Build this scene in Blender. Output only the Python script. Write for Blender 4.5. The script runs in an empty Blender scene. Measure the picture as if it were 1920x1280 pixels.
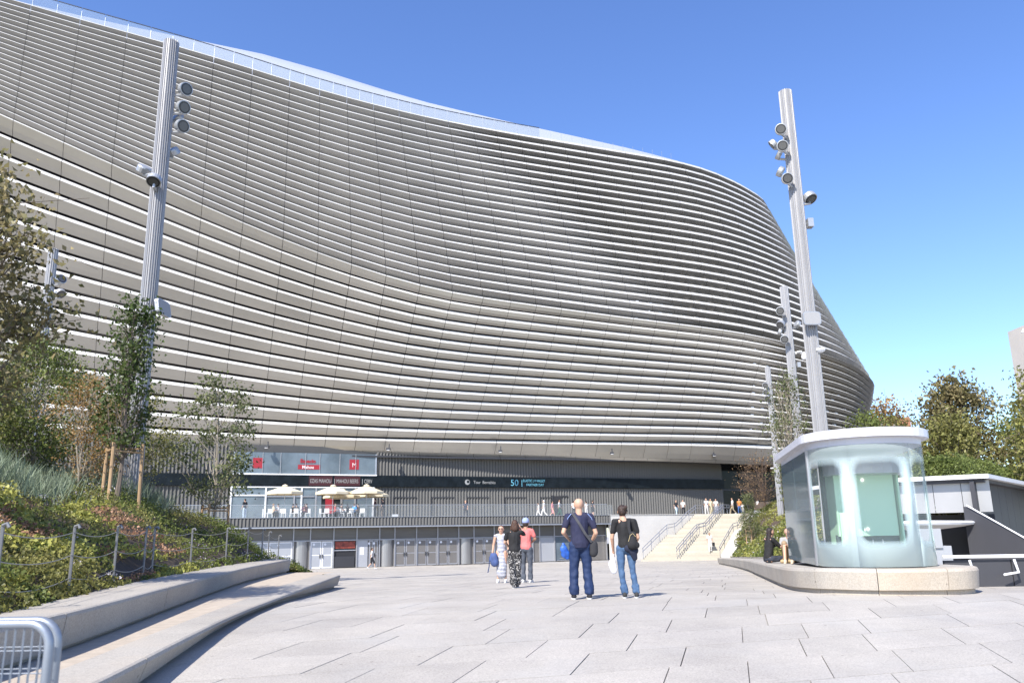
import bpy, bmesh, math, random
import numpy as np
from mathutils import Vector, Matrix, noise
R = random.Random(7); NR = np.random.RandomState(5)
rad = math.radians
scn = bpy.context.scene
COL = scn.collection
# ---------------------------------------------------------------- camera
F_PX, PITCH, ROLL, CAMZ = 1530.0, rad(13.4), rad(1.03), 1.5
r0 = Vector((1,0,0)); fw = Vector((0,math.cos(PITCH),math.sin(PITCH))); u0 = Vector((0,-math.sin(PITCH),math.cos(PITCH)))
cr = r0*math.cos(ROLL)-u0*math.sin(ROLL); cu = u0*math.cos(ROLL)+r0*math.sin(ROLL)
cam = bpy.data.cameras.new('camera'); camo = bpy.data.objects.new('camera', cam); COL.objects.link(camo)
m = Matrix.Identity(4)
for i in range(3): m[i][0] = cr[i]; m[i][1] = cu[i]; m[i][2] = -fw[i]
m[2][3] = CAMZ; camo.matrix_world = m
cam.sensor_width = 36; cam.lens = F_PX/1920*36; cam.clip_end = 2000; cam.clip_start = .1
cam.dof.use_dof = True; cam.dof.focus_distance = 19; cam.dof.aperture_fstop = 3.2
scn.camera = camo
# ---------------------------------------------------------------- sky, sun, exposure
SUN = Vector((-.46,-.78,.91)).normalized()
EL = math.asin(SUN.z); AZ = math.atan2(SUN.x, SUN.y)
w = bpy.data.worlds.new('World'); scn.world = w; w.use_nodes = True
nt = w.node_tree; bg = nt.nodes['Background']
sky = nt.nodes.new('ShaderNodeTexSky'); sky.sky_type = 'NISHITA'; sky.sun_disc = False
sky.sun_elevation = EL; sky.sun_rotation = AZ % (2*math.pi); sky.altitude = 0; sky.air_density = 1.0; sky.dust_density = .4; sky.ozone_density = 4.0
hs = nt.nodes.new('ShaderNodeHueSaturation'); hs.inputs['Saturation'].default_value = 1.13; hs.inputs['Hue'].default_value = .512
nt.links.new(sky.outputs[0], hs.inputs['Color']); nt.links.new(hs.outputs[0], bg.inputs[0]); bg.inputs[1].default_value = .15
sl = bpy.data.lights.new('sun','SUN'); sl.energy = 4.6; sl.angle = rad(.53); sl.color = (1,.955,.89)
so = bpy.data.objects.new('sun', sl); COL.objects.link(so); so.rotation_euler = (-SUN).to_track_quat('-Z','Y').to_euler(); so.location = (0,0,60)
scn.view_settings.view_transform = 'Standard'; scn.view_settings.look = 'None'
scn.view_settings.exposure = .85; scn.view_settings.gamma = 1; scn.view_settings.use_curve_mapping = False
scn.cycles.max_bounces = 6; scn.cycles.transparent_max_bounces = 12
# ---------------------------------------------------------------- layout helpers
def P(px, py, Y):                      # point of the place seen at a spot of the photograph, at distance Y
    d = fw*F_PX + cr*(px-960) - cu*(py-640); q = d*(Y/d.y); return Vector((q.x, q.y, q.z+CAMZ))
GY = [5,6,8,10,12,14,15.6,18,21,25.8,40,72,500]; GZ = [.08,.085,.13,.21,.295,.35,.366,.32,.26,.165,-.185,-1.02,-1.02]
def gz(y): return float(np.interp(y, GY, GZ))
def tab(x, T, k): return float(np.interp(x, [t[0] for t in T], [t[k] for t in T]))
PHI = math.atan(.42); BE = Vector((math.cos(PHI), math.sin(PHI), 0)); BN = Vector((math.sin(PHI), -math.cos(PHI), 0)); B0 = Vector((0,90.55,0))
def B(u, v, z): q = B0 + BE*u + BN*v; return Vector((q.x, q.y, z))
# ---------------------------------------------------------------- object helpers
def prop(o, label=None, cat=None, group=None, kind=None):
    if label: o['label'] = label
    if cat: o['category'] = cat
    if group: o['group'] = group
    if kind: o['kind'] = kind
    return o
def thing(name, label, cat, loc=(0,0,0), rz=0, group=None, kind=None):
    o = bpy.data.objects.new(name, None); COL.objects.link(o); o.empty_display_size = .3
    o.location = loc; o.rotation_euler = (0,0,rz); return prop(o, label, cat, group, kind)
def obj(name, me, mats=None, parent=None, kind=None, world=False, smooth=False):
    o = bpy.data.objects.new(name, me); COL.objects.link(o)
    if mats is not None:
        if len(me.materials): me.materials.clear()
        for mm in (mats if isinstance(mats,(list,tuple)) else [mats]): me.materials.append(mm)
    if smooth: me.polygons.foreach_set('use_smooth', [True]*len(me.polygons))
    if parent:
        o.parent = parent
        if world:
            q = parent; M = Matrix.Identity(4)
            while q: M = Matrix.LocRotScale(q.location, q.rotation_euler, q.scale) @ M if not q.parent else q.matrix_parent_inverse @ M; q = q.parent
            pr = parent.parent
            if parent.type == 'EMPTY': o.matrix_parent_inverse = Matrix.LocRotScale(parent.location, parent.rotation_euler, parent.scale).inverted()
    if kind: o['kind'] = kind
    return o
class MB:
    def __init__(s): s.v = []; s.f = []; s.m = []; s.mi = 0
    def add(s, vs, fs):
        n = len(s.v); s.v += [tuple(q) for q in vs]; s.f += [tuple(i+n for i in f) for f in fs]; s.m += [s.mi]*len(fs); return s
    def box(s, c, d, rz=0, M=None):
        c = Vector(c); R_ = Matrix.Rotation(rz,3,'Z'); vs = []
        for z in (-1,1):
            for x, y in ((-1,-1),(1,-1),(1,1),(-1,1)): 
                q = Vector((x*d[0]/2, y*d[1]/2, z*d[2]/2)); q = R_@q if M is None else M@q; vs.append(c+q)
        return s.add(vs, [(3,2,1,0),(4,5,6,7),(0,1,5,4),(1,2,6,5),(2,3,7,6),(3,0,4,7)])
    def hexa(s, b, t):          # four bottom and four top corners
        return s.add(list(b)+list(t), [(3,2,1,0),(4,5,6,7),(0,1,5,4),(1,2,6,5),(2,3,7,6),(3,0,4,7)])
    def tube(s, pts, r, n=6, r2=None, closed=False):
        pts = [Vector(p) for p in pts]; k = len(pts); rs = r if isinstance(r,(list,tuple)) else [r+( (r2-r)*i/(k-1) if r2 is not None else 0) for i in range(k)]
        vs = []; up = None
        for i,p in enumerate(pts):
            d = (pts[min(i+1,k-1)]-pts[max(i-1,0)]).normalized()
            if up is None: up = Vector((0,0,1)) if abs(d.z) < .9 else Vector((1,0,0))
            a = d.cross(up).normalized(); b = a.cross(d).normalized(); up = b
            for j in range(n): t = 2*math.pi*j/n; vs.append(p + (a*math.cos(t)+b*math.sin(t))*rs[i])
        fs = [(i*n+j, i*n+(j+1)%n, (i+1)*n+(j+1)%n, (i+1)*n+j) for i in range(k-1) for j in range(n)]
        fs += [tuple(range(n))[::-1], tuple((k-1)*n+j for j in range(n))]
        return s.add(vs, fs)
    def lathe(s, prof, c=(0,0,0), n=16, M=None, sx=1, sy=1):
        vs = []; c = Vector(c)
        for rr, z in prof:
            for j in range(n):
                t = 2*math.pi*j/n; q = Vector((rr*math.cos(t)*sx, rr*math.sin(t)*sy, z)); vs.append(c + (M@q if M is not None else q))
        k = len(prof)
        fs = [(i*n+j, i*n+(j+1)%n, (i+1)*n+(j+1)%n, (i+1)*n+j) for i in range(k-1) for j in range(n)]
        fs += [tuple(range(n))[::-1], tuple((k-1)*n+j for j in range(n))]
        return s.add(vs, fs)
    def prism(s, poly, z0, z1):  # z0, z1 numbers or functions of (x, y)
        n = len(poly); f0 = z0 if callable(z0) else (lambda x,y: z0); f1 = z1 if callable(z1) else (lambda x,y: z1)
        vs = [(x,y,f0(x,y)) for x,y in poly]+[(x,y,f1(x,y)) for x,y in poly]
        return s.add(vs, [tuple(range(n))[::-1], tuple(range(n,2*n))]+[(i,(i+1)%n,n+(i+1)%n,n+i) for i in range(n)])
    def mesh(s, name='mesh'):
        me = bpy.data.meshes.new(name); me.from_pydata(s.v, [], s.f)
        if any(s.m): me.polygons.foreach_set('material_index', s.m)
        me.update(); return me
    def build(s, name, mats, parent=None, kind=None, smooth=False, world=False): return obj(name, s.mesh(name), mats, parent, kind, world, smooth)
def quads(name, V, mats, parent=None, kind=None, world=False, mi=None):   # V: (n,4,3) array of separate quads
    n = len(V); me = bpy.data.meshes.new(name); me.vertices.add(n*4); me.vertices.foreach_set('co', V.reshape(-1).astype(np.float32))
    me.loops.add(n*4); me.loops.foreach_set('vertex_index', np.arange(n*4, dtype=np.int32))
    me.polygons.add(n); me.polygons.foreach_set('loop_start', np.arange(0,n*4,4, dtype=np.int32)); me.polygons.foreach_set('loop_total', np.full(n,4, dtype=np.int32))
    if mi is not None: me.polygons.foreach_set('material_index', mi.astype(np.int32))
    me.update(calc_edges=True); return obj(name, me, mats, parent, kind, world)
# ---------------------------------------------------------------- materials
def mat(name, c, rough=.6, metal=0, var=0, vs=2.0, bump=0, bs=40, alpha=1, trans=0, rand=0, spec=.5, c2=None, sub=0, stretch=None):
    M = bpy.data.materials.new(name); M.use_nodes = True; n = M.node_tree.nodes; l = M.node_tree.links; p = n['Principled BSDF']
    p.inputs['Base Color'].default_value = (*c,1); p.inputs['Roughness'].default_value = rough; p.inputs['Metallic'].default_value = metal
    p.inputs['Alpha'].default_value = alpha; p.inputs['Transmission Weight'].default_value = trans; p.inputs['Specular IOR Level'].default_value = spec
    tc = n.new('ShaderNodeTexCoord'); co = tc.outputs['Object']
    if stretch:
        mp = n.new('ShaderNodeMapping'); mp.inputs['Scale'].default_value = stretch; l.new(co, mp.inputs[0]); co = mp.outputs[0]
    last = None
    if var or c2:
        t = n.new('ShaderNodeTexNoise'); t.inputs['Scale'].default_value = vs; t.inputs['Detail'].default_value = 6; t.inputs['Roughness'].default_value = .65; l.new(co, t.inputs['Vector'])
        rp = n.new('ShaderNodeValToRGB'); rp.color_ramp.elements[0].position = .32; rp.color_ramp.elements[1].position = .68
        a = tuple(max(0,x*(1-var)) for x in c); b = c2 if c2 else tuple(min(1,x*(1+var)) for x in c)
        rp.color_ramp.elements[0].color = (*a,1); rp.color_ramp.elements[1].color = (*b,1)
        l.new(t.outputs['Fac'], rp.inputs[0]); last = rp.outputs[0]
    if rand:
        oi = n.new('ShaderNodeObjectInfo'); mr = n.new('ShaderNodeMapRange'); mr.inputs[3].default_value = 1-rand; mr.inputs[4].default_value = 1+rand; l.new(oi.outputs['Random'], mr.inputs[0])
        vm = n.new('ShaderNodeVectorMath'); vm.operation = 'SCALE'; l.new(mr.outputs[0], vm.inputs['Scale'])
        if last: l.new(last, vm.inputs[0])
        else: vm.inputs[0].default_value = c
        last = vm.outputs[0]
    if last: l.new(last, p.inputs['Base Color'])
    if bump:
        t = n.new('ShaderNodeTexNoise'); t.inputs['Scale'].default_value = bs; t.inputs['Detail'].default_value = 4; l.new(co, t.inputs['Vector'])
        b = n.new('ShaderNodeBump'); b.inputs['Strength'].default_value = bump; b.inputs['Distance'].default_value = .02; l.new(t.outputs['Fac'], b.inputs['Height']); l.new(b.outputs[0], p.inputs['Normal'])
    if sub:
        p.inputs['Subsurface Weight'].default_value = sub
    return M
def granite(name, c, rand=0, warm=(.36,.31,.25)):
    M = mat(name, c, .75, var=.08, vs=.8, bump=.15, bs=90, rand=rand); n = M.node_tree.nodes; l = M.node_tree.links; p = n['Principled BSDF']
    src = p.inputs['Base Color'].links[0].from_socket
    tc = [x for x in n if x.type == 'TEX_COORD'][0]
    t = n.new('ShaderNodeTexNoise'); t.inputs['Scale'].default_value = 45; t.inputs['Detail'].default_value = 5; t.inputs['Roughness'].default_value = .8; l.new(tc.outputs['Object'], t.inputs['Vector'])
    rp = n.new('ShaderNodeValToRGB'); rp.color_ramp.elements[0].position = .38; rp.color_ramp.elements[0].color = (.72,.70,.68,1); rp.color_ramp.elements[1].position = .6; rp.color_ramp.elements[1].color = (1.08,1.06,1.03,1)
    l.new(t.outputs['Fac'], rp.inputs[0]); mx = n.new('ShaderNodeMix'); mx.data_type = 'RGBA'; mx.blend_type = 'MULTIPLY'; mx.inputs[0].default_value = 1; l.new(src, mx.inputs[6]); l.new(rp.outputs[0], mx.inputs[7])
    t2 = n.new('ShaderNodeTexNoise'); t2.inputs['Scale'].default_value = .9; t2.inputs['Detail'].default_value = 7; l.new(tc.outputs['Object'], t2.inputs['Vector'])
    r2 = n.new('ShaderNodeValToRGB'); r2.color_ramp.elements[0].position = .5; r2.color_ramp.elements[0].color = (0,0,0,1); r2.color_ramp.elements[1].position = .72; r2.color_ramp.elements[1].color = (.35,.35,.35,1); l.new(t2.outputs['Fac'], r2.inputs[0])
    m2 = n.new('ShaderNodeMix'); m2.data_type = 'RGBA'; l.new(r2.outputs[0], m2.inputs[0]); l.new(mx.outputs[2], m2.inputs[6]); m2.inputs[7].default_value = (*warm,1)
    vo = n.new('ShaderNodeTexVoronoi'); vo.inputs['Scale'].default_value = 2.2; l.new(tc.outputs['Object'], vo.inputs['Vector']); r3 = n.new('ShaderNodeValToRGB'); r3.color_ramp.elements[0].position = .035; r3.color_ramp.elements[0].color = (.55,.55,.55,1); r3.color_ramp.elements[1].position = .05; r3.color_ramp.elements[1].color = (1,1,1,1); l.new(vo.outputs['Distance'], r3.inputs[0])
    t4 = n.new('ShaderNodeTexNoise'); t4.inputs['Scale'].default_value = .35; t4.inputs['Detail'].default_value = 8; t4.inputs['Roughness'].default_value = .7; l.new(tc.outputs['Object'], t4.inputs['Vector']); r4 = n.new('ShaderNodeValToRGB'); r4.color_ramp.elements[0].position = .35; r4.color_ramp.elements[0].color = (.86,.86,.87,1); r4.color_ramp.elements[1].position = .6; r4.color_ramp.elements[1].color = (1.03,1.03,1.02,1); l.new(t4.outputs['Fac'], r4.inputs[0])
    m3 = n.new('ShaderNodeMix'); m3.data_type = 'RGBA'; m3.blend_type = 'MULTIPLY'; m3.inputs[0].default_value = 1; l.new(m2.outputs[2], m3.inputs[6]); l.new(r3.outputs[0], m3.inputs[7])
    m4 = n.new('ShaderNodeMix'); m4.data_type = 'RGBA'; m4.blend_type = 'MULTIPLY'; m4.inputs[0].default_value = 1; l.new(m3.outputs[2], m4.inputs[6]); l.new(r4.outputs[0], m4.inputs[7]); l.new(m4.outputs[2], p.inputs['Base Color']); return M
PST = mat('fence_steel', (.20,.20,.20), .5, .3)
def leafmat(name, c, c2, vs=1.2, rand=.0):
    M = mat(name, c, .5, c2=c2, vs=vs, rand=rand, spec=.35); n = M.node_tree.nodes; l = M.node_tree.links; p = n['Principled BSDF']
    src = p.inputs['Base Color'].links[0].from_socket; geo = n.new('ShaderNodeNewGeometry')
    mr = n.new('ShaderNodeMapRange'); mr.inputs[3].default_value = .6; mr.inputs[4].default_value = 1.45; l.new(geo.outputs['Random Per Island'], mr.inputs[0])
    vm = n.new('ShaderNodeVectorMath'); vm.operation = 'SCALE'; l.new(src, vm.inputs[0]); l.new(mr.outputs[0], vm.inputs['Scale']); l.new(vm.outputs[0], p.inputs['Base Color'])
    tr = n.new('ShaderNodeBsdfTranslucent'); l.new(vm.outputs[0], tr.inputs[0]); ms = n.new('ShaderNodeMixShader'); ms.inputs[0].default_value = .4
    l.new(p.outputs[0], ms.inputs[1]); l.new(tr.outputs[0], ms.inputs[2]); l.new(ms.outputs[0], n['Material Output'].inputs[0]); return M
PAVE = granite('paving_granite', (.425,.398,.358), rand=.07, warm=(.40,.385,.36)); PAVE2 = granite('paving_granite_b', (.435,.408,.368), warm=(.4,.39,.37)); PAVE3 = granite('paving_granite_c', (.405,.38,.343), warm=(.39,.38,.36))
JOINT = mat('joint_mortar', (.30,.285,.265), .9, c2=(.40,.38,.35), vs=.35)
BENCH = granite('bench_granite', (.40,.375,.335), warm=(.45,.37,.28)); BENCHW = granite('bench_granite_warm', (.47,.42,.35), warm=(.46,.36,.25))
GRAVEL = mat('sand_gravel', (.42,.355,.28), .95, var=.12, vs=6, bump=.5, bs=60)
SOIL = mat('soil', (.07,.05,.035), .95, var=.3, vs=5, bump=.5, bs=20)
PANEL = mat('facade_metal', (.32,.30,.268), .32, .38, var=.08, vs=.2, rand=.06)
PANELW = mat('facade_metal_pale', (.352,.326,.282), .28, .42, var=.08, vs=.15, rand=.05)
STRIP = mat('facade_edge_sunlit', (.58,.565,.53), .4, .1, var=.06, vs=.2)  # same metal as the louvre faces; sun on the top strips painted in as paler colour
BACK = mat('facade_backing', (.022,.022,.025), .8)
STEELD = mat('dark_steel', (.05,.05,.055), .5, .3)
CLAD = mat('ribbed_cladding', (.075,.074,.072), .55, .2, var=.06, vs=.6)
CLADR = mat('ribbed_cladding_rib', (.11,.107,.10), .6, .15)
LED = mat('led_screen', (.008,.011,.014), .25, var=.5, vs=1.2, spec=.15)
WHITE = mat('white_paint', (.78,.78,.78), .45, var=.03, vs=1)
CONC = mat('pale_concrete', (.55,.53,.49), .8, var=.05, vs=.5, bump=.1, bs=20)
STEP = mat('stair_stone', (.44,.40,.32), .8, var=.06, vs=.8, rand=.09)
ALU = mat('aluminium', (.50,.50,.52), .35, .7, var=.05, vs=1)
POLE = mat('pole_aluminium', (.34,.335,.335), .45, .3, var=.06, vs=.6)
FRAME = mat('door_frame_grey', (.36,.36,.37), .4, .4)
DOORP = mat('door_panel_grey', (.21,.20,.19), .22, .3, var=.06, vs=.6)
DOORL = mat('door_panel_light', (.42,.43,.45), .3, .3, var=.05, vs=.5)
TRANS = mat('transom_panel', (.14,.13,.115), .35, .3, var=.1, vs=.6, stretch=(1,1,8))
GLASSD = mat('dark_glass', (.012,.014,.017), .08, 0, var=.3, vs=.6, spec=.2)
GLASSM = mat('shopfront_glass', (.12,.15,.175), .08, 0, var=.35, vs=.25)
GLASSC = mat('clear_glass', (.5,.56,.6), .05, alpha=.07)
GLASSP = mat('parapet_glass', (.30,.38,.48), .15, alpha=.30)
RED = mat('red_sign', (.30,.018,.028), .5); REDD = mat('dark_red_screen', (.045,.008,.01), .4)
LTXT = mat('led_text', (.30,.30,.29), .5); CYAN = mat('led_text_cyan', (.12,.36,.45), .5); WTXT = mat('sign_white', (.7,.62,.6), .5)
ROOF = mat('white_roof', (.42,.44,.47), .4, .1, var=.02, vs=.1)
LAMPG = mat('lamp_grey', (.42,.43,.44), .4, .5); LENS = mat('lamp_lens', (.03,.03,.035), .3); LENSR = mat('lamp_reflector', (.12,.12,.12), .35, .4)
ROPE = mat('rope', (.38,.35,.30), .9); GALV = mat('galvanised', (.27,.30,.34), .42, .5, var=.1, vs=6)
WOOD = mat('stake_wood', (.36,.24,.13), .8, var=.25, vs=8, stretch=(1,1,.15)); BARK = mat('bark', (.15,.12,.095), .9, var=.35, vs=9, stretch=(1,1,.3)); BARKL = mat('bark_pale', (.30,.26,.20), .9, var=.25, vs=9)
def simple(name, c, rough=.8, **k): return mat(name, c, rough, **k)
# ---------------------------------------------------------------- ground and paving
g = MB(); ys = [-30,2,4,6,8,10,12,13,14,15,15.6,16.5,18,21,25.8,33,40,56,72,100,160,900]; xs = [-900,-60,-30,0,30,60,900]
for y in ys:
    for x in xs: g.v.append((x, y, gz(y)-.03))
nx = len(xs)
for i in range(len(ys)-1):
    for j in range(nx-1): a = i*nx+j; g.f.append((a,a+1,a+1+nx,a+nx)); g.m.append(0)
g.build('ground', JOINT, kind='structure')
pav = thing('pavement', None, None, (0,4,0), kind='structure')
da = Vector((.963,.27)); db = Vector((.25,.968)); rows = []; SL = []
for k in range(-14, 78):
    o = db*(k*1.18); t = -70 + R.random()*1.5
    while t < 60:
        L = R.choice((.9,1.2,1.2,1.5,1.8)); q = [o+da*t, o+da*(t+L), o+da*(t+L)+db*1.18, o+da*t+db*1.18]; t += L
        c = (q[0]+q[2])/2
        if 2.2 < c.y < 79 and abs(c.x) < .75*c.y+3.5 and c.x > -26: SL.append((c, q))
SL.sort(key=lambda s: s[0].length)
def slab(mb, c, q, dz):
    g_ = [c+(p-c)*(1-.0085/max(.3,(p-c).length)) for p in q]
    mb.hexa([(p.x,p.y,gz(p.y)-.028) for p in g_], [(p.x,p.y,gz(p.y)+dz) for p in g_])
many = MB()
vis = [s for s in SL if abs(s[0].x-.0) < .66*s[0].y+.8 and s[0].y > 4.2 and s[0].x > -.24*s[0].y-3.6]
near = set(id(s) for s in vis[:300])
for s in SL:
    dz = .004*R.random()
    if id(s) in near: mb = MB(); slab(mb, s[0], s[1], dz); mb.build('paving_slab', R.choice((PAVE,PAVE,PAVE2,PAVE3)), pav, world=True)
    else: many.mi = R.choice((0,0,1,2)); slab(many, s[0], s[1], dz)
many.build('paving_slabs', [PAVE,PAVE2,PAVE3], pav, kind='stuff', world=True)
# ---------------------------------------------------------------- stadium facade
st = thing('stadium', 'huge stadium wrapped in curving pale metal louvres above the plaza', 'stadium', (0,88.6,-1))
FA = math.atan(.36); S0, FR = 39.5, 14.0
def plan(s):
    if s <= S0: return Vector((s*math.cos(FA), 88.6+s*math.sin(FA))), Vector((math.sin(FA), -math.cos(FA)))
    n0 = Vector((math.sin(FA), -math.cos(FA))); c = Vector((S0*math.cos(FA), 88.6+S0*math.sin(FA)))-n0*FR; a = FA+(s-S0)/FR; n = Vector((math.sin(a), -math.cos(a))); return c+n*FR, n
ZT = [(-60,54.2,44,12.9,10.3),(-54,53.5,41.8,12.7,10.3),(-50,52.85,40.2,12.5,10.27),(-46,52.4,38.8,12.3,10.2),(-38,51.5,35.75,12.05,10.13),(-34,51.0,34.15,11.9,10.15),(-30,50.5,32.6,11.77,10.2),(-26,49.8,31.1,11.64,10.25),(-22,49.3,29.8,11.57,10.3),(-18,48.9,28.6,11.53,10.33),(-14,48.7,27.65,11.54,10.3),(-10,48.7,26.85,11.56,10.24),(-6,48.7,26.45,11.59,10.19),(2,48.65,26.0,11.64,10.1),(14,48.95,25.4,11.73,10.0),(22,49.2,25.1,11.79,9.9),(26,49.3,24.9,11.79,9.8),(30,49.2,24.6,11.74,9.7),(34,48.7,24.0,11.6,9.64),(38,47.8,23.2,11.42,9.56),(42,46.6,22.2,11.35,9.54),(46,45.4,21.0,11.3,9.5),(50,44.6,20.2,11.2,9.5),(58,44,19.6,11.1,9.5),(90,43,19,11,9.5)]
OT = [(-60,2,2.5),(-35,1.5,2.5),(-24,1,3.2),(-15,.5,3.6),(-8,-.5,3.7),(5,-1,3.6),(25,-2.5,3.5),(36,-4.5,3.6),(44,-6.5,3.6),(52,-8.5,3.6),(90,-9,3.6)]
_sp = {}
def sprof(s):            # smoothed heights of the key lines and offsets
    k = round(s,3)
    if k not in _sp:
        ss = [min(90,max(-60,s+d)) for d in (-6,-4,-2,0,2,4,6)]; ww = (.06,.13,.2,.22,.2,.13,.06); _sp[k] = tuple(sum(w_*tab(x,T,c) for w_,x in zip(ww,ss)) for T,c in ((ZT,1),(ZT,2),(ZT,3),(ZT,4),(OT,1),(OT,2)))
    return _sp[k]
def prof(s, i):          # offset and height of louvre line i (0 top .. 22 first wide .. 37, 38 bottom edge)
    z0,z1,z2,z3,o0,o1 = sprof(s)
    if i <= 22: f = i/22; return o0+(o1-o0)*f**.92, z0+(z1-z0)*f
    z = z1+(z2-z1)*(i-22)/15 if i <= 37 else z2+(z3-z2)*(i-37)
    t = (z1-z)/(z1-z3); return o1*(1-t**1.12)+float(np.interp(s,[-60,-15,4,24],[-.75,-.75,-.7,.15]))*t, z
def sstep(x): x = min(1,max(0,x)); return x*x*(3-2*x)
def blade(s, i):         # cross-section of a louvre in (offset, height)
    o,z = prof(s,i); o2,z2 = prof(s,i+1); p = z-z2; lean = (o2-o)
    if i < 22:
        k = i/21; al = 26-3*sstep((s+34)/16)+24*sstep((s-(-11+25*k))/12)-30*sstep((s-36)/8)
        ft, fc = .17+.11*sstep((s+12)/20)-.15*sstep((s-36)/8), (.80 if s < 22 else .75)
        if i == 21: fc = .86; al += 5
        h = p*(fc-ft); zB = z-p*ft; ob = o+lean*ft
        A = (ob-p*.12, z-p*.0); Bp = (ob, zB); C1 = (ob-math.tan(rad(al))*h*.6, zB-h*.6); C2 = (ob-math.tan(rad(al+3))*h, zB-h)
        D = (C2[0]-.05, C2[1]+p*.06)
    else:
        rt = sstep((s+22)/14); cn = sstep((s-26)/14); last = i == 37
        ft = .2+.12*rt-.18*cn; fc = .84+.04*rt-.0*cn; ft *= .55 if i == 22 else (.8 if i == 23 else 1)
        if last: fc = 1.0; ft = .2
        h = p*(fc-ft); zB = z-p*ft; ob = o+lean*ft
        a1 = 19-7*rt+36*cn; a2 = a1+6+17*rt*(0 if last else 1)+10*cn; fc = fc-.16*sstep((s-33)/6)*(0 if last else 1); h = p*(fc-ft)
        if last: a1, a2 = 18, 24
        A = (ob-p*(.11+.03*rt-.03*cn), z-p*.0); Bp = (ob, zB); C1 = (ob-math.tan(rad(a1))*h*.62, zB-h*.62); C2 = (C1[0]-math.tan(rad(min(a2,62)))*h*.38, zB-h)
        D = (C2[0]-.09, C2[1]+p*.04)
    return A,Bp,C1,C2,D
def fp(s, q): c,n = plan(s); return (c.x+n.x*q[0], c.y+n.y*q[0], q[1])
js = [-58.5,-54.4,-50.1,-45.75,-41.45,-37.2,-33.1,-29.2,-25.3,-22.1]
while js[-1] < 66: js.append(js[-1]+2.97)
cand = []
for j in range(len(js)-1):
    a, b = js[j]+.022, js[j+1]-.022; ns = 1 if a < 33 else 2
    for i in range(38):
        dev = (R.random()-.5)*.02
        mb = MB(); L = []
        def sk(s_, i_): g_ = sstep((s_+26)/22)*sstep((44-s_)/8); return s_+(3.0*g_*i_/22 if i_ <= 22 else 3.0*g_-(2.7*g_+1.0*sstep((s_+45)/20)*(1-sstep((s_-38)/6)))*(i_-22)/16)
        for q in range(ns+1):
            s = a+(b-a)*q/ns; bl = [blade(sk(s,i+h),i) for h in (0,.25,.6,.85,.9)]; L.append([fp(sk(s,i+h),(bl[n][n][0]+dev,bl[n][n][1])) for n,h in enumerate((0,.25,.6,.85,.9))])
        for q in range(ns):
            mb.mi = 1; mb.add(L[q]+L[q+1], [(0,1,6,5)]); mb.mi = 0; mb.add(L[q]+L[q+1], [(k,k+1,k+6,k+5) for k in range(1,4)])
        mb.add(L[0], [(4,3,2,1,0)]); mb.add(L[-1], [(0,1,2,3,4)])
        c = Vector(fp((a+b)/2, prof((a+b)/2,i))); d = c-Vector((0,0,CAMZ)); c_,n_ = plan((a+b)/2)
        face = abs(Vector((n_.x,n_.y,0)).dot(d.normalized())); p = prof((a+b)/2,i)[1]-prof((a+b)/2,i+1)[1]
        px = 960+F_PX*d.dot(cr)/d.dot(fw); py = 640-F_PX*d.dot(cu)/d.dot(fw)
        vis_ = -40 < px < 1930 and py > -20 and b < 50
        cand.append((((b-a)*p*face/d.length_squared) if vis_ else 0, mb, PANEL if i < 22 else PANELW))
cand.sort(key=lambda q: -q[0])
rest = MB()
for k,(ar,mb,mt) in enumerate(cand):
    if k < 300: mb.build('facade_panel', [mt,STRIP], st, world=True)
    else:
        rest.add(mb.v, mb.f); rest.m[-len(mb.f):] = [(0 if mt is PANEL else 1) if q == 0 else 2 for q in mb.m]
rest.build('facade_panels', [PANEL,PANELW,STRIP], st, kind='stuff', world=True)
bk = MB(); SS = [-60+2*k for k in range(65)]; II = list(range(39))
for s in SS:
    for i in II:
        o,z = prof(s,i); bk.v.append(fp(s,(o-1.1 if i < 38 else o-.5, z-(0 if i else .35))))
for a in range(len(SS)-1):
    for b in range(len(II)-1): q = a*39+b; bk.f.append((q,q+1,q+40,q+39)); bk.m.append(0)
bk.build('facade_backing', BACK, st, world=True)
# soffit lip under the last louvre and closing underside back to the wall
lip = MB(); und = MB()
for j in range(len(js)-1):
    a,b = js[j]+.02, js[j+1]-.02
    if a > 60: break
    for s0_,s1_ in ((a,b),):
        A0,A1 = blade(s0_,37)[3], blade(s1_,37)[3]
        lip.hexa([fp(s0_,(A0[0]-.25,A0[1]-.32)),fp(s1_,(A1[0]-.25,A1[1]-.32)),fp(s1_,(A1[0]-.6,A1[1]-.30)),fp(s0_,(A0[0]-.6,A0[1]-.30))],
                 [fp(s0_,(A0[0]-.02,A0[1]-.01)),fp(s1_,(A1[0]-.02,A1[1]-.01)),fp(s1_,(A1[0]-.6,A1[1]-.01)),fp(s0_,(A0[0]-.6,A0[1]-.01))])
    und.hexa([fp(a,(-.7,9.62)),fp(b,(-.7,9.62)),fp(b,(-9,9.9)),fp(a,(-9,9.9))],[fp(a,(-.7,9.8)),fp(b,(-.7,9.8)),fp(b,(-9,10.1)),fp(a,(-9,10.1))])
lip.build('soffit_trim', PANELW, st, world=True, kind='stuff'); und.build('soffit', STEELD, st, world=True)
# brackets between the louvres near the corner
br = MB()
for i in range(3,36):
    s = 14+R.random()*2 if i < 22 else 30
    while s < 50:
        if i < 22 or R.random() < .25:
            A = blade(s,i)[3]; A2 = blade(s,i+1)[0]; c = fp(s,(A[0]-.15,(A[1]+A2[1])/2)); c_,n_ = plan(s)
            br.box(c, (.38 if R.random()<.6 else .15, .3, abs(A[1]-A2[1])+.2), math.atan2(n_.x,-n_.y))
        s += 1.45+ (0 if R.random()<.8 else .4)
br.build('louvre_brackets', WHITE, st, kind='stuff', world=True)
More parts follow.
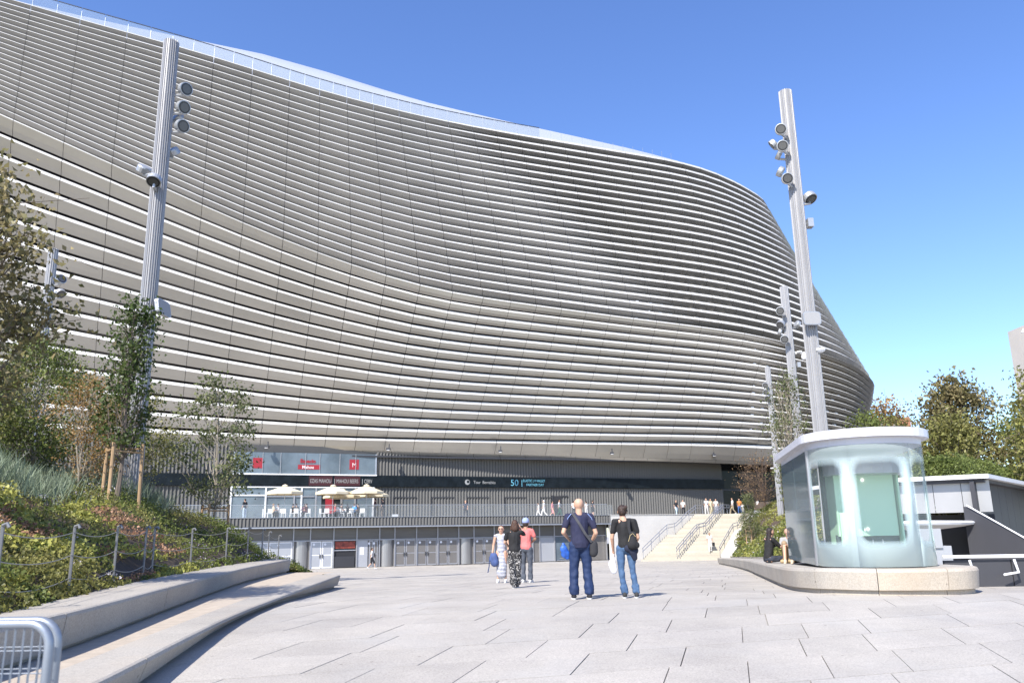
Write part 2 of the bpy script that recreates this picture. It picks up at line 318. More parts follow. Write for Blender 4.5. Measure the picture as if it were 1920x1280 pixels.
# glass parapet, posts, coping
cop = MB(); nG = 0
for j in range(len(js)-1):
    a,b = js[j], js[j+1]
    if a > 24 or a < -56: continue
    for h in (0,.5):
        s1,s2 = a+(b-a)*h+.03, a+(b-a)*(h+.5)-.03
        (oa,za),(ob,zb) = prof(s1,0), prof(s2,0); gm = MB()
        if s1 < 4:
            gm.hexa([fp(s1,(oa-.50,za-.1)),fp(s2,(ob-.50,zb-.1)),fp(s2,(ob-.54,zb-.1)),fp(s1,(oa-.54,za-.1))],[fp(s1,(oa-.50,za+1.5)),fp(s2,(ob-.50,zb+1.5)),fp(s2,(ob-.54,zb+1.5)),fp(s1,(oa-.54,za+1.5))])
            gm.build('parapet_pane', GLASSP, st, world=True)
            cop.hexa([fp(s1,(oa-.48,za+1.5)),fp(s2,(ob-.48,zb+1.5)),fp(s2,(ob-.56,zb+1.5)),fp(s1,(oa-.56,za+1.5))],[fp(s1,(oa-.48,za+1.56)),fp(s2,(ob-.48,zb+1.56)),fp(s2,(ob-.56,zb+1.56)),fp(s1,(oa-.56,za+1.56))])
        pm = MB(); pm.box(fp(s1-.03,(oa-.5,za+.55)), (.03,.03,1.3)); pm.build('parapet_post', GALV, st, world=True)
cop.build('parapet_rail', STEELD, st, world=True, kind='stuff')
RZ = [(-60,62.9),(-44,62.3),(-28,61.6),(-20,60.6),(-12,59.3),(-4,58.2),(4,57.2),(12,56.3),(20,55.3),(28,54),(36,51)]
rf = MB()
for s in range(-60,37,4):
    zr = tab(s,RZ,1); o,z = prof(s,0)
    rf.v += [fp(s,(o-1.6,z+.1)), fp(s,(-8,z+.1+(zr-z)*.62)), fp(s,(-14,zr)), fp(s,(-24,zr-1.5)), fp(s,(-45,zr-6))]
for a in range(24):
    for b in range(4): q = a*5+b; rf.f.append((q,q+1,q+6,q+5)); rf.m.append(0)
rf.build('roof', ROOF, st, world=True, smooth=True)
# ---------------------------------------------------------------- podium
def bbox(mb, u0_,u1_,v0_,v1_,z0_,z1_): mb.hexa([B(u0_,v1_,z0_),B(u1_,v1_,z0_),B(u1_,v0_,z0_),B(u0_,v0_,z0_)],[B(u0_,v1_,z1_),B(u1_,v1_,z1_),B(u1_,v0_,z1_),B(u0_,v0_,z1_)]); return mb
def part(name, mt, *a, **k): return bbox(MB(), *a).build(name, mt, st, world=True, **k)
part('podium_wall', CLAD, -60, 27.6, -1, 0, 3.4, 10.6)
part('entrance_glass', GLASSD, 27.62, 48, -2, -1.2, 3.4, 10.6)
for u in (31,34.5,38,41.5): part('entrance_mullion', STEELD, u, u+.12, -1.2, -1.1, 3.4, 10.4)
part('entrance_transom', STEELD, 27.7, 48, -1.2, -1.08, 6.5, 6.7)
part('terrace_slab', CONC, -60, 20.5, -1, 8.3, 3.0, 3.4)
part('upper_plaza', STEP, 20.5, 60, -2, 4.5, 3.0, 3.39)
rib = MB()
def ribs(u0_, u1_, v, z0_, z1_, pitch, dep, skip=()):
    u = u0_
    while u < u1_-.05:
        if not any(a <= u <= b for a,b in skip):
            rib.add([B(u,v,z0_),B(u+pitch*.62,v+dep,z0_),B(u+pitch*.68,v,z0_),B(u,v,z1_),B(u+pitch*.62,v+dep,z1_),B(u+pitch*.68,v,z1_)], [(2,1,0),(3,4,5),(0,1,4,3),(1,2,5,4)])
        u += pitch
ribs(-58, 27.4, .002, 7.8, 10.55, .33, .16, skip=((-29.6,-15.6),))
ribs(-58, 27.4, .002, 3.42, 6.6, .33, .16, skip=((-29.6,-15.7),))
ribs(-58, 6.9, 8.402, 2.66, 3.36, .30, .10)
rib.build('cladding_ribs', CLADR, st, kind='stuff', world=True)
part('fascia', CLAD, -60, 6.98, 8.3, 8.4, 2.62, 3.40); part('fascia_sill', ALU, -60, 6.98, 8.0, 8.52, 2.50, 2.62); part('terrace_curb', ALU, -60, 6.98, 8.32, 8.5, 3.402, 3.44)
# LED ribbon
part('led_band', LED, -58, 27.58, 0, .34, 6.65, 7.72)
def text(body, size, mt, u, z, v=.352, parent=st, bold=0, name='lettering', sx=1):
    cu_ = bpy.data.curves.new('t','FONT'); cu_.body = body; cu_.size = size; cu_.extrude = .004; cu_.offset = bold; cu_.align_x = 'LEFT'; cu_.resolution_u = 3
    t = bpy.data.objects.new('t', cu_); COL.objects.link(t); dg = bpy.context.evaluated_depsgraph_get(); me = bpy.data.meshes.new_from_object(t.evaluated_get(dg)); bpy.data.objects.remove(t)
    q = B(u,v,z); M = Matrix(((BE.x*sx,0,BN.x,q.x),(BE.y*sx,0,BN.y,q.y),(0,1,0,q.z),(0,0,0,1))); me.transform(M); return obj(name, me, mt, parent, world=True)
part('led_red_panel', REDD, -22.2, -19.9, .342, .348, 6.70, 7.66); part('led_red_panel', REDD, -19.7, -17.1, .342, .348, 6.70, 7.66)
text('EZAS MAHOU', .56, LTXT, -22.1, 6.98, v=.36, sx=.6); text('|', .6, LTXT, -19.75, 6.98); text('MAHOU BEERS', .56, LTXT, -19.5, 6.98, v=.36, sx=.6); text('|', .6, LTXT, -16.95, 6.98, v=.36); text('CERV', .56, LTXT, -16.7, 6.98, sx=.62)
text('Tour  Bernabéu', .46, LTXT, -4.9, 7.02, sx=.85); ring = MB(); ring.lathe([(.28,0),(.28,.01),(.0,.01)], n=18, M=Matrix((BE,Vector((0,0,1)),BN)).transposed(), c=B(-5.6,.35,7.18)); ring.build('logo_disc', LTXT, st, world=True)
ring = MB(); ring.lathe([(.15,0),(.15,.02),(.0,.02)], n=14, M=Matrix((BE,Vector((0,0,1)),BN)).transposed(), c=B(-5.52,.35,7.22)); ring.build('logo_centre', LED, st, world=True)
text('50', .95, CYAN, -.62, 6.84, bold=.004); text('|', .8, CYAN, .62, 6.92); text('ELASTIC | V-VALLEY', .38, CYAN, .85, 7.26, sx=.8); text('PARTNER DAY', .38, CYAN, 1.25, 6.82, sx=.85)
# window band above the ribbon
part('window_glass', GLASSM, -29.35, -15.55, .1, .2, 7.8, 9.9)
for u in (-29.4,-26.7,-25.0,-22.6,-21.2,-19.2,-17.6,-15.55): part('mullion', ALU if u in (-29.4,-15.55) else FRAME, u, u+(.14 if u in (-29.4,-15.55) else .05), .2, .26, 7.8, 9.9)
part('window_sill', WHITE, -29.4, -15.4, .1, .38, 7.722, 7.84)
for u,w_,h_ in ((-27.6,.95,1.0),(-18.2,.95,1.0)): part('red_poster', RED, u, u+w_, .2, .22, 8.35, 8.35+h_)
part('red_poster', RED, -23.3, -21.1, .2, .22, 8.3, 8.75); text('Mahou', .42, WTXT, -22.9, 8.38, v=.23, bold=.01); text('Espacio', .5, RED, -23.1, 8.95, v=.23, bold=.02); text('M', .6, WTXT, -17.95, 8.6, v=.23)
# shopfront on the terrace
part('shopfront_glass', GLASSM, -29.4, -15.7, .1, .16, 3.45, 6.5)
part('shopfront_header', WHITE, -29.5, -15.6, .1, .3, 6.5, 6.6)
for u,mt in ((-29.5,WHITE),(-26.3,WHITE),(-23.6,FRAME),(-22.9,WHITE),(-21.5,FRAME),(-19.0,FRAME),(-17.6,FRAME),(-15.75,WHITE)): part('shopfront_mullion', mt, u, u+.13, .16, .28, 3.42, 6.5)
part('shopfront_transom', WHITE, -29.4, -26.3, .165, .25, 5.7, 5.82); part('shopfront_transom', FRAME, -26.2, -21.6, .165, .25, 5.6, 5.68)
part('doorway', GLASSD, -21.37, -19.0, .165, .2, 3.42, 5.8); part('red_doorway_display', RED, -20.5, -19.7, .205, .25, 4.0, 5.5); part('doorway_top', FRAME, -21.4, -18.9, .166, .3, 5.8, 5.92)
part('shopfront_door_leaf', GLASSM, -21.37, -20.9, .205, .24, 3.42, 5.75)
# recessed door outlines in the ribbed wall
for u in (-13.6,-9.5,-5.6,-1.2,3.0):
    part('panel_door_head', STEELD, u, u+2.5, .1, .17, 5.55, 5.63)
    part('panel_door_jamb', STEELD, u-.02, u+.04, .1, .17, 3.42, 5.6)
part('open_doorway', BACK, 4.55, 5.5, .17, .19, 3.42, 5.75); part('open_door_frame', STEELD, 4.4, 4.54, .1, .24, 3.42, 5.8); part('open_door_frame', STEELD, 5.51, 6.4, .1, .2, 5.68, 5.8)
# glass balustrade on the terrace edge
for k in range(24):
    u = -38+k*1.9
    if u < 6.5: part('balustrade_pane', GLASSC, u+.03, u+1.87, 8.0, 8.02, 3.44, 4.5)
part('balustrade_rail', ALU, -38, 6.9, 7.98, 8.04, 4.5, 4.54)
# ground-floor entrance wall
part('transom_wall', TRANS, -60, 6.95, 6.6, 7.5, 1.45, 2.5)
part('entrance_backing', DOORP, -60, 6.95, 6.2, 7.38, -1.02, 1.45)
UM = [-38,-34.5,-31.5,-28.6,-24.46,-22.99,-20.92,-18.83,-16.73,-15.3,-13.22,-11.15,-9.06,-7.51,-5.42,-3.33,-1.34,-.59,1.04,3.17,6.94]
for u in UM: part('mullion', FRAME, u-.05, u+.05, 7.5, 7.62, -1.0, 2.5)
part('transom', FRAME, -60, 6.9, 7.5, 7.6, 1.36, 1.46)
colr = MB()
def door(u0_, u1_, mp, wh=False):
    for a,b in ((u0_+.07,(u0_+u1_)/2-.03),((u0_+u1_)/2+.03,u1_-.07)):
        d = part('door', WHITE if wh else FRAME, a, b, 7.42, 7.5, -.98, 1.34)
        for z0_,z1_ in ((-.85,.12),(.2,1.24)):
            pnl = part('door_panel', mp, a+.1, b-.1, 7.5, 7.51, z0_, z1_); pnl.parent = d; pnl.matrix_parent_inverse = Matrix.Identity(4); 
        hx = b-.12 if a < (u0_+u1_)/2-.1 and b < (u0_+u1_)/2+.1 else a+.05
        h = part('handle', STEELD, hx-.03, hx+.05, 7.51, 7.58, -.1, .22); h.parent = d; h.matrix_parent_inverse = Matrix.Identity(4)
        q = MB(); q.lathe([(.11,0),(.11,.01)], c=B((a+b)/2-.2,7.515,1.08), n=10, M=Matrix((BE,Vector((0,0,1)),BN)).transposed()); q = q.build('round_sticker', WHITE, st, world=True); q.parent = d; q.matrix_parent_inverse = Matrix.Identity(4)
def column(u0_, u1_):
    c = B((u0_+u1_)/2, 6.95, 0); q = MB(); q.lathe([(.72,-1.0),(.72,1.36)], c=c, n=28); q.build('round_column', ALUC, st, world=True, smooth=False)
ALUC = mat('column_metal', (.36,.355,.345), .3, .6, var=.08, vs=.5, stretch=(1,1,.1))
for a,b in ((-28.6,-24.46),): door(a,b,DOORL,True)
column(-24.46,-22.99); door(-22.99,-20.92,DOORL,True)
part('service_opening', BACK, -20.85,-18.9,7.3,7.45,-.98,1.34); part('menu_screen', mat('menu_print',(.25,.05,.03),.5,var=.6,vs=3), -20.75,-18.95,7.46,7.5,.7,1.3); part('counter', STEELD, -20.8,-19.0,7.46,7.6,-.95,.0); part('counter_rail', ALU, -20.85,-18.9,7.46,7.52,.48,.56)
part('door_panel_plain', DOORL, -18.78,-17.8,7.42,7.5,-.98,1.34); part('paper_notice', WHITE, -18.5,-18.15,7.5,7.51,.1,.75); door(-17.75,-16.78,DOORP)
column(-16.73,-15.3)
for a,b in ((-15.3,-13.22),(-13.22,-11.15),(-11.15,-9.06),(-7.51,-5.42),(-5.42,-3.33),(-38,-34.5),(-31.5,-28.6)): door(a,b,DOORP)
column(-9.06,-7.51); column(-34.5,-31.5)
part('door_panel_plain', DOORP, -3.28,-1.39,7.42,7.5,-.98,1.34); part('door_panel_plain', DOORL, -.54,.99,7.42,7.5,-.98,1.34); part('stairwell_glass', GLASSM, 1.09,3.12,7.42,7.5,-.98,1.34); part('wall_panel', DOORP, 3.22,6.9,7.4,7.5,-.98,1.34); part('wall_panel', DOORP,-1.29,-.64,7.42,7.5,-.98,1.34)
part('call_box', STEELD, 4.4,5.1,7.5,7.6,-.1,.4)
for a in range(6): part('stairwell_step', FRAME, 1.3+a*.28, 3.1, 7.5, 7.53, -.95+a*.2, -.9+a*.2)
# floodlights under the soffit
for px,py in ((500,830),(727,836.5),(936,840.5),(1144.5,841),(1335,840)):
    s = (px-925)/17.0; lo,hi = -60,60
    for _ in range(40):
        mid = (lo+hi)/2; q = Vector(fp(mid,(.1,10.6)))-Vector((0,0,CAMZ))
        if 960+F_PX*q.dot(cr)/q.dot(fw) < px: lo = mid
        else: hi = mid
    f = MB(); c = fp(mid,(.45,10.35)); f.box(c,(.42,.34,.22)); f.mi = 0; f.box((c[0]+.05,c[1]+.2,c[2]+.3),(.1,.1,.5)); o_ = f.build('floodlight', STEELD, st, world=True)
    l_ = MB(); l_.box((c[0],c[1]-.13,c[2]-.12),(.3,.2,.03)); l_ = l_.build('lamp_lens', WHITE, st, world=True); l_.parent = o_; l_.matrix_parent_inverse = Matrix.Identity(4)
# ---------------------------------------------------------------- stair
stair = thing('stone_staircase', 'broad pale stone staircase climbing to the terrace, metal handrails along it', 'staircase', (15.5,79,-1.02))
def sL(t): return 11.7+(19.0-11.7)*t
def sM(t): return 15.1+(21.9-15.1)*t
def sR(t): return 19.2+(24.9-19.2)*t
NS = 26; RI = 4.41/NS; y = 79.0; nos = []
for k in range(NS):
    dp = 1.5 if k == 13 else .30; nos.append((y,-1.02+RI*(k+1))); t0,t1 = (y-79)/9.0,(y+dp+.05-79)/9.0
    s_ = MB(); z0_ = -1.02+RI*k-.05 if k else -1.1; z1_ = -1.02+RI*(k+1)
    s_.hexa([(sL(t0),y,z0_),(sR(t0),y,z0_),(sR(t1),y+dp+.05,z0_),(sL(t1),y+dp+.05,z0_)],[(sL(t0),y,z1_),(sR(t0),y,z1_),(sR(t1),y+dp+.05,z1_),(sL(t1),y+dp+.05,z1_)]); s_.build('step', STEP, stair, world=True); y += dp
def nz(y_): return float(np.interp(y_, [78.7]+[n[0] for n in nos]+[88.5,90], [-1.02]+[n[1] for n in nos]+[3.4,3.4]))
core = MB(); core.hexa([(11.8,79.4,-1.1),(19.1,79.4,-1.1),(25,89.5,-1.1),(19.2,89.5,-1.1)],[(11.9,79.4,-1.0),(19.1,79.4,-1.0),(25,89.5,3.0),(19.2,89.5,3.0)]); core.build('stair_core', STEP, stair, world=True)
def rail(fx, ys_, nm='handrail'):
    mb = MB()
    for h in (.95,.65): mb.tube([(fx((yy-79)/9.0),yy,nz(yy)+h) for yy in ys_], .035, 5)
    mb.build(nm, ALU, stair, world=True)
    for yy in np.arange(ys_[0]+.1, ys_[-1], 1.25): q = MB(); q.tube([(fx((yy-79)/9.0),yy,nz(yy)-.02),(fx((yy-79)/9.0),yy,nz(yy)+.95)], .03, 5); q.build('rail_post', ALU, stair, world=True)
RY = [79.1,80.5,82.6,83.0,84.1,84.5,86.5,88,89.2]
rail(lambda t: sL(t)+.1, RY); rail(lambda t: sM(t)-.12, RY); rail(lambda t: sM(t)+.12, RY); rail(lambda t: sR(t)-.15, RY[:7])
pw = MB(); 
for a,b in ((79,82.9),(82.9,84.2),(84.2,88.2),(88.2,90.5)):
    xa,xb = sR((a-79)/9)+.02, sR((b-79)/9)+.02; pw.hexa([(xa,a,-1.1),(xa+1.1,a,-1.1),(xb+1.1,b,-1.1),(xb,b,-1.1)],[(xa,a,nz(a)+.3),(xa+1.1,a,nz(a)+.3),(xb+1.1,b,nz(b)+.3),(xb,b,nz(b)+.3)])
pw.build('stair_parapet', CONC, stair, world=True)
rw = thing('retaining_wall', 'smooth pale concrete retaining wall left of the staircase', 'wall', B(13,8.35,-1.0)[:])
bbox(MB(), 6.99, 20.6, 8.0, 8.45, -1.05, 3.398).build('wall_face', CONC, rw, world=True); bbox(MB(), 6.99, 20.6, 7.95, 8.5, 3.40, 3.46).build('coping', CONC, rw, world=True)
# ---------------------------------------------------------------- benches and planted hill (left)
B1o = [(-3.1,4.6),(-3.31,6.87),(-3.61,8.71),(-4.13,12.57),(-4.46,18.56),(-4.75,22.9)]; B1i = [(-3.75,4.6),(-4.0,7.64),(-4.25,9.3),(-4.6,12.6),(-5.15,18.5),(-5.45,23.2)]
B2o = [(-4.2,4.6),(-4.5,8.25),(-4.95,10.9),(-5.5,14.2),(-6.35,20.0),(-6.75,25.3)]; B2i = [(-4.95,4.6),(-5.3,8.7),(-5.85,11.2),(-6.6,14.8),(-7.25,20.2),(-7.5,25.6)]
def zt1(y): return float(np.interp(y,[4,7,8.7,12.6,18.5,23],[.42,.43,.44,.47,.54,.57]))
def zt2(y): return float(np.interp(y,[4,8.5,11,14,20,25.5],[.81,.82,.83,.85,.90,.95]))
def xat(poly, y): return float(np.interp(y,[p[1] for p in poly],[p[0] for p in poly]))
def smoothline(poly, n):
    ys_ = np.linspace(poly[0][1], poly[-1][1], n); out = []
    for y_ in ys_: out.append((sum(xat(poly, y_+d) for d in (-1.2,-.6,0,.6,1.2))/5 if poly[0][1]+1.2 < y_ < poly[-1][1]-1.2 else xat(poly,y_), y_))
    return out
def bench(name, label, Po, Pi, zt, zb, mt, group=None, under=.10):
    root = thing(name, label, 'bench', (Po[0][0], (Po[0][1]+Po[-1][1])/2, 0), 0, group); N = 18
    o_ = smoothline(Po, N*2); i_ = smoothline(Pi, N*2); cuts = [0,7,14,21,28,35]
    for a,b in zip(cuts[:-1],cuts[1:]):
        mb = MB(); L = []
        for k in range(a,b+1):
            (xo,yo),(xi,yi) = o_[k], i_[k]; g_ = .006 if k == a else (-.006 if k == b else 0); zo = zt(yo); zi = zt(yi)
            L.append([(xi+.02,yi+g_,zb(yi)),(xi,yi+g_,zi-.02),(xi+.02,yi+g_,zi),(xo-.04,yo+g_,zo),(xo-.012,yo+g_,zo-.012),(xo,yo+g_,zo-.045),(xo-under*.7,yo+g_,zb(yo)+.07),(xo-under-.06,yo+g_,zb(yo)+.06),(xo-under-.06,yo+g_,zb(yo)-.05)])
        n = 9
        for q in range(len(L)-1): mb.add(L[q]+L[q+1], [(j,j+1,j+1+n,j+n) for j in range(n-1)])
        mb.add(L[0], [tuple(range(n))[::-1]]); mb.add(L[-1], [tuple(range(n))]); mb.build('granite_block', mt, root, world=True)
    return root
bench('granite_bench', 'low front granite bench curving beside the plaza paving, gravel strip behind it', B1o, B1i, zt1, lambda y: gz(y), BENCH, 'long granite benches beside the planted hill')
bench('granite_bench', 'upper granite bench holding back the planted hill, gravel strip in front', B2o, B2i, zt2, lambda y: zt1(y)-.03, BENCH, 'long granite benches beside the planted hill', .06)
gm = MB(); gy = np.linspace(4.4,25.2,30)
for y_ in gy: gm.v += [(xat(B1i,y_)+.05,y_,zt1(y_)-.012), (xat(B2o,y_)-.12,y_,zt1(y_)-.008)]
for k in range(29): gm.f.append((2*k,2*k+2,2*k+3,2*k+1)); gm.m.append(0)
gm.build('path', GRAVEL, kind='structure')
def hz(x, y):            # height of the planted hill
    d = xat(B2i, min(max(y,4.6),25.6))-x; top = zt2(min(y,25))
    h = max(0,d-.05)*.6; h = 3.4*(1-math.exp(-h/2.6)) + .12*math.sin(x*1.7+y*.9)*min(1,d)
    if y > 25: h *= max(0,1-(y-25)/9); top = top*(1-max(0,(y-25)/9))+gz(y)*max(0,(y-25)/9)
    return top-.06+max(0,h)
hm = MB(); HX = np.linspace(0,30,40); HY = np.linspace(4.6,36,44)
for y_ in HY:
    xe = xat(B2i, min(y_,25.6))-.02
    for d in HX: hm.v.append((xe-d, y_, hz(xe-d,y_)))
for a in range(43):
    for b in range(39): q = a*40+b; hm.f.append((q,q+40,q+41,q+1)); hm.m.append(0)
hm.build('terrain', SOIL, kind='structure', smooth=True)
# ---------------------------------------------------------------- leaves
def leaves(C, size, ax=None, asp=.6, jit=.35, up=0.0):
    n = len(C); s = size*(1+jit*(NR.rand(n)*2-1)); a = NR.randn(n,3); a[:,2] += up; a /= np.linalg.norm(a,axis=1)[:,None]
    b = np.cross(a, NR.randn(n,3)); b /= np.linalg.norm(b,axis=1)[:,None]
    A = a*(s/2)[:,None]; Bv = b*(s*asp/2)[:,None]; c = np.cross(a,b)*(s*.12)[:,None]
    V = np.empty((n,4,3)); V[:,0] = C-A+c; V[:,1] = C+Bv-c; V[:,2] = C+A+c; V[:,3] = C-Bv-c; return V
def blades(C, L, wd, lean=.35):
    n = len(C); l = L*(.6+.7*NR.rand(n)); t = NR.rand(n)*6.283; ln = lean*(.3+NR.rand(n)); d = np.stack([np.cos(t)*ln,np.sin(t)*ln,np.ones(n)],1); d /= np.linalg.norm(d,axis=1)[:,None]
    sd = np.stack([-np.sin(t*3.1),np.cos(t*3.1),np.zeros(n)],1)*wd; V = np.empty((n,4,3)); V[:,0] = C-sd; V[:,1] = C+sd; V[:,2] = C+d*l[:,None]+sd*.25; V[:,3] = C+d*l[:,None]-sd*.25; return V
def mound(c, r, n, flat=.75): # leaf positions on and inside a dome
    a = NR.randn(n,3); a[:,2] = np.abs(a[:,2]); a /= np.linalg.norm(a,axis=1)[:,None]; q = r*(.62+.42*NR.rand(n)**.6); q *= 1+.14*np.sin(a[:,0]*7+c[0]*9)*np.cos(a[:,1]*6+c[1]*5)
    return np.array(c)+a*q[:,None]*np.array([1,1,flat])
Lg = leafmat('leaf_green', (.10,.135,.032), (.19,.22,.06)); Lo = leafmat('leaf_olive', (.17,.18,.05), (.27,.25,.085)); Ly = leafmat('leaf_yellow_green', (.30,.32,.075), (.44,.42,.12))
Lr = leafmat('flower_rust', (.33,.15,.085), (.46,.30,.19)); Lb = leafmat('leaf_brown', (.22,.13,.07), (.30,.21,.11)); Lgr = leafmat('blade_grey_green', (.15,.20,.12), (.27,.31,.21)); Lw = leafmat('flower_white', (.55,.5,.55), (.7,.66,.7)); Ld = leafmat('leaf_dark', (.02,.045,.012), (.05,.08,.02))
Lplane = leafmat('leaf_plane', (.13,.135,.045), (.34,.27,.14), 1.5); Llin = leafmat('leaf_linden', (.05,.085,.022), (.11,.14,.04), 1.5); Lor = leafmat('leaf_orange', (.30,.16,.05), (.35,.24,.10)); Lpale = leafmat('leaf_pale', (.10,.13,.05), (.20,.21,.09)); Ltw = mat('twig', (.12,.08,.055), .9)
bed = {k: [] for k in 'g o y r b w'.split()}; blad = []
def inview(x,y): return x > -.66*y-1.2
y_ = 5.0
while y_ < 33:
    d = .12
    while d < 11:
        x = xat(B2i,min(y_,25.6))-d-.1*R.random(); yy = y_+(R.random()-.5)*.35
        if inview(x,yy):
            z = hz(x,yy); v = noise.noise(Vector((x*.55,yy*.4,3)))+.25*(R.random()-.5); r = .25+.17*R.random(); n = 190 if yy < 13 else 120
            ridge = d > 3.1+.5*math.sin(yy) and yy < 29
            if ridge and d < 6.5:
                for _ in range(3):
                    cc = np.array([x,yy,z])+NR.randn(12,3)*np.array([.22,.22,.0]); blad.append(cc)
            else:
                if yy > 19 and not ridge: key = 'g' if v > -.12 else 'o'; r *= 1.15
                elif d < .9 and yy < 10: key = 'o' if v > 0 else 'g'
                else: key = 'r' if v > .04 else ('y' if v > -.16 else ('g' if v > -.27 else 'o'))
                if ridge: key = 'o' if v > 0 else 'b'
                if d < .35: r *= .7
                m_ = mound((x,yy,z-.06), r, n)
                if key == 'r':
                    top = m_[:,2] > z+r*.22; bed['r'].append(m_[top]); bed[R.choice('bybgo')].append(m_[~top])
                else: bed[key].append(m_)
                if R.random() < (.10 if d > 2 else .03): bed['w'].append(mound((x,yy,z+.02), r*.95, 26))
        d += .30 if y_ < 14 else .42
    y_ += .30 if y_ < 14 else .45
for _ in range(60): bed['w'].append(mound((-7.7-R.random()*.9,25.4+R.random()*1.6,gz(26)+.75), .18, 22))
V = []; MI = []
for k,(key,sz) in enumerate((('g',.06),('o',.055),('y',.085),('r',.06),('b',.055),('w',.04))):
    C_ = np.concatenate(bed[key]); q = leaves(C_, sz, up=.4); V.append(q); MI.append(np.full(len(q),k))
quads('flower_bed', np.concatenate(V), [Lg,Lo,Ly,Lr,Lb,Lw], kind='stuff', mi=np.concatenate(MI))
quads('long_grass', blades(np.concatenate(blad), .42, .014, .7), [Lgr], kind='stuff')
# ---------------------------------------------------------------- trees
def tree(name, label, base, H, rx, z0, ncl, nl, size, lm, bark=BARK, tr=.06, group=None, ry=None, prof_=None, sig=.22, stems=1, lean=(0,0), cat='tree', twigs=0):
    root = thing(name, label, cat, base, 0, group); tm = MB(); pts = []; ry = ry or rx
    prof_ = prof_ or (lambda t: math.sin(math.pi*min(1,max(0,t*.86+.12)))**.7)
    for k in range(stems):
        ang = 6.28*k/stems+R.random(); sp = 0 if stems == 1 else .3*rx
        tp = [(lean[0]*q+math.cos(ang)*sp*q+.05*H*.15*math.sin(q*5+k), lean[1]*q+math.sin(ang)*sp*q+.04*math.sin(q*7+k), H*.93*q) for q in np.linspace(0,1,9)]
        tm.tube(tp, [tr*(1-.85*q)*(1.25 if q == 0 else 1)/(1 if stems == 1 else 1.5) for q in np.linspace(0,1,9)], 6)
    cl = []
    for k in range(ncl):
        t = (k+.5)/ncl; t = min(1,max(0,t+.1*(R.random()-.5))); a = R.random()*6.283; rr = prof_(t)*(.35+.65*R.random()**.6)
        z = z0+(H-z0)*t; c = Vector((lean[0]*z/H+math.cos(a)*rx*rr, lean[1]*z/H+math.sin(a)*ry*rr, z)); cl.append(c)
        zb = max(z0*.75, z-.25*H*rr-.15*(H-z0)); s_ = Vector((lean[0]*zb/H, lean[1]*zb/H, min(zb,H*.9))); mid = s_.lerp(c,.5)+Vector((0,0,-.05*H*rr)); tm.tube([s_,mid,c], [tr*.32,tr*.2,tr*.07], 4)
        for _ in range(3+twigs): e = c+Vector((R.gauss(0,sig),R.gauss(0,sig),R.gauss(.05,sig))); tm.tube([mid.lerp(c,R.random()),e], [tr*.12,tr*.05], 3)
    tm.build('trunk', bark, root)
    n = ncl*nl; ci = np.repeat(np.array([tuple(c) for c in cl]), nl, 0); C_ = ci+NR.randn(n,3)*np.array([sig,sig,sig*.75])
    quads('crown', leaves(C_, size), [lm], root); return root
def stakes(label, x, y, z, h, n=3, r=.55):
    s_ = thing('tree_stakes', label, 'stakes', (x,y,z), 0, 'wooden stakes round young trees'); pp = []
    for k in range(n): a = 6.28*k/n+.5; q = MB(); p0 = (math.cos(a)*r, math.sin(a)*r*.7, -.15); p1 = (math.cos(a)*r*.95, math.sin(a)*r*.68, h); q.tube([p0,p1], .045, 8); q.build('stake', WOOD, s_); pp.append(Vector(p1))
    for k in range(n): q = MB(); o_ = Vector((0,0,-.12-.05*k)); q.tube([pp[k]+o_, pp[(k+1)%n]+o_], .03, 6); q.build('crossbar', WOOD, s_)
# left group
tree('plane_tree', 'large plane tree with yellowing leaves reaching in from the left edge', (-8.75,12.0,hz(-8.75,12)), 4.8, 1.5, 1.2, 46, 180, .105, Lplane, BARK, .08, sig=.33, twigs=3)
tree('linden_tree', 'slender dark green linden tied to stakes beside the tall left lamp mast', (-9.9,20.6,hz(-9.9,20.6)), 5.15, .78, 1.35, 40, 85, .105, Llin, BARK, .06, sig=.21, prof_=lambda t: (.95-.6*t)*min(1,t*6+.3), twigs=2)
stakes('three wooden stakes around the slender linden beside the tall lamp mast', -9.9, 20.6, hz(-9.9,20.6), 1.45)
tree('linden_tree', 'thin sparse young tree with pale leaves, staked in front of the podium', (-10.3,28.4,hz(-10.3,28.4)-.1), 5.5, 1.5, 1.4, 30, 100, .12, Lpale, BARKL, .05, sig=.26, twigs=4)
stakes('three wooden stakes around the thin pale young tree nearer the terrace', -10.3, 28.4, hz(-10.3,28.4)-.1, 1.2)
tree('shrub_tree', 'green multi-stemmed small tree on the hill left of the linden', (-13.0,22.0,hz(-13,22)), 3.6, 1.35, .5, 34, 190, .085, Lg, BARKL, .05, stems=4, sig=.26, twigs=4)
tree('shrub_tree', 'rusty brown twiggy small tree just left of the linden trunk', (-11.2,21.2,hz(-11.2,21.2)), 2.9, .9, .4, 24, 130, .065, Lor, BARKL, .035, stems=4, sig=.22, twigs=5)
tree('shrub_tree', 'olive multi-stemmed small tree at the left edge below the plane tree', (-14.2,20.8,hz(-14.2,20.8)), 3.2, 1.5, .2, 34, 200, .085, Lo, BARKL, .04, stems=4, sig=.3, twigs=3)
tree('shrub_tree', 'dark green bush tree behind the small trees on the hill', (-14.8,25.0,hz(-14.8,25)), 3.9, 1.8, .3, 36, 200, .10, Lg, BARK, .04, stems=4, sig=.32, twigs=3)
tree('shrub_tree', 'low bushy olive tree filling the gap between the small trees and the mast', (-12.0,25.5,hz(-12.0,25)), 2.9, 1.3, .2, 30, 170, .085, Lo, BARKL, .04, stems=4, sig=.3, twigs=3)
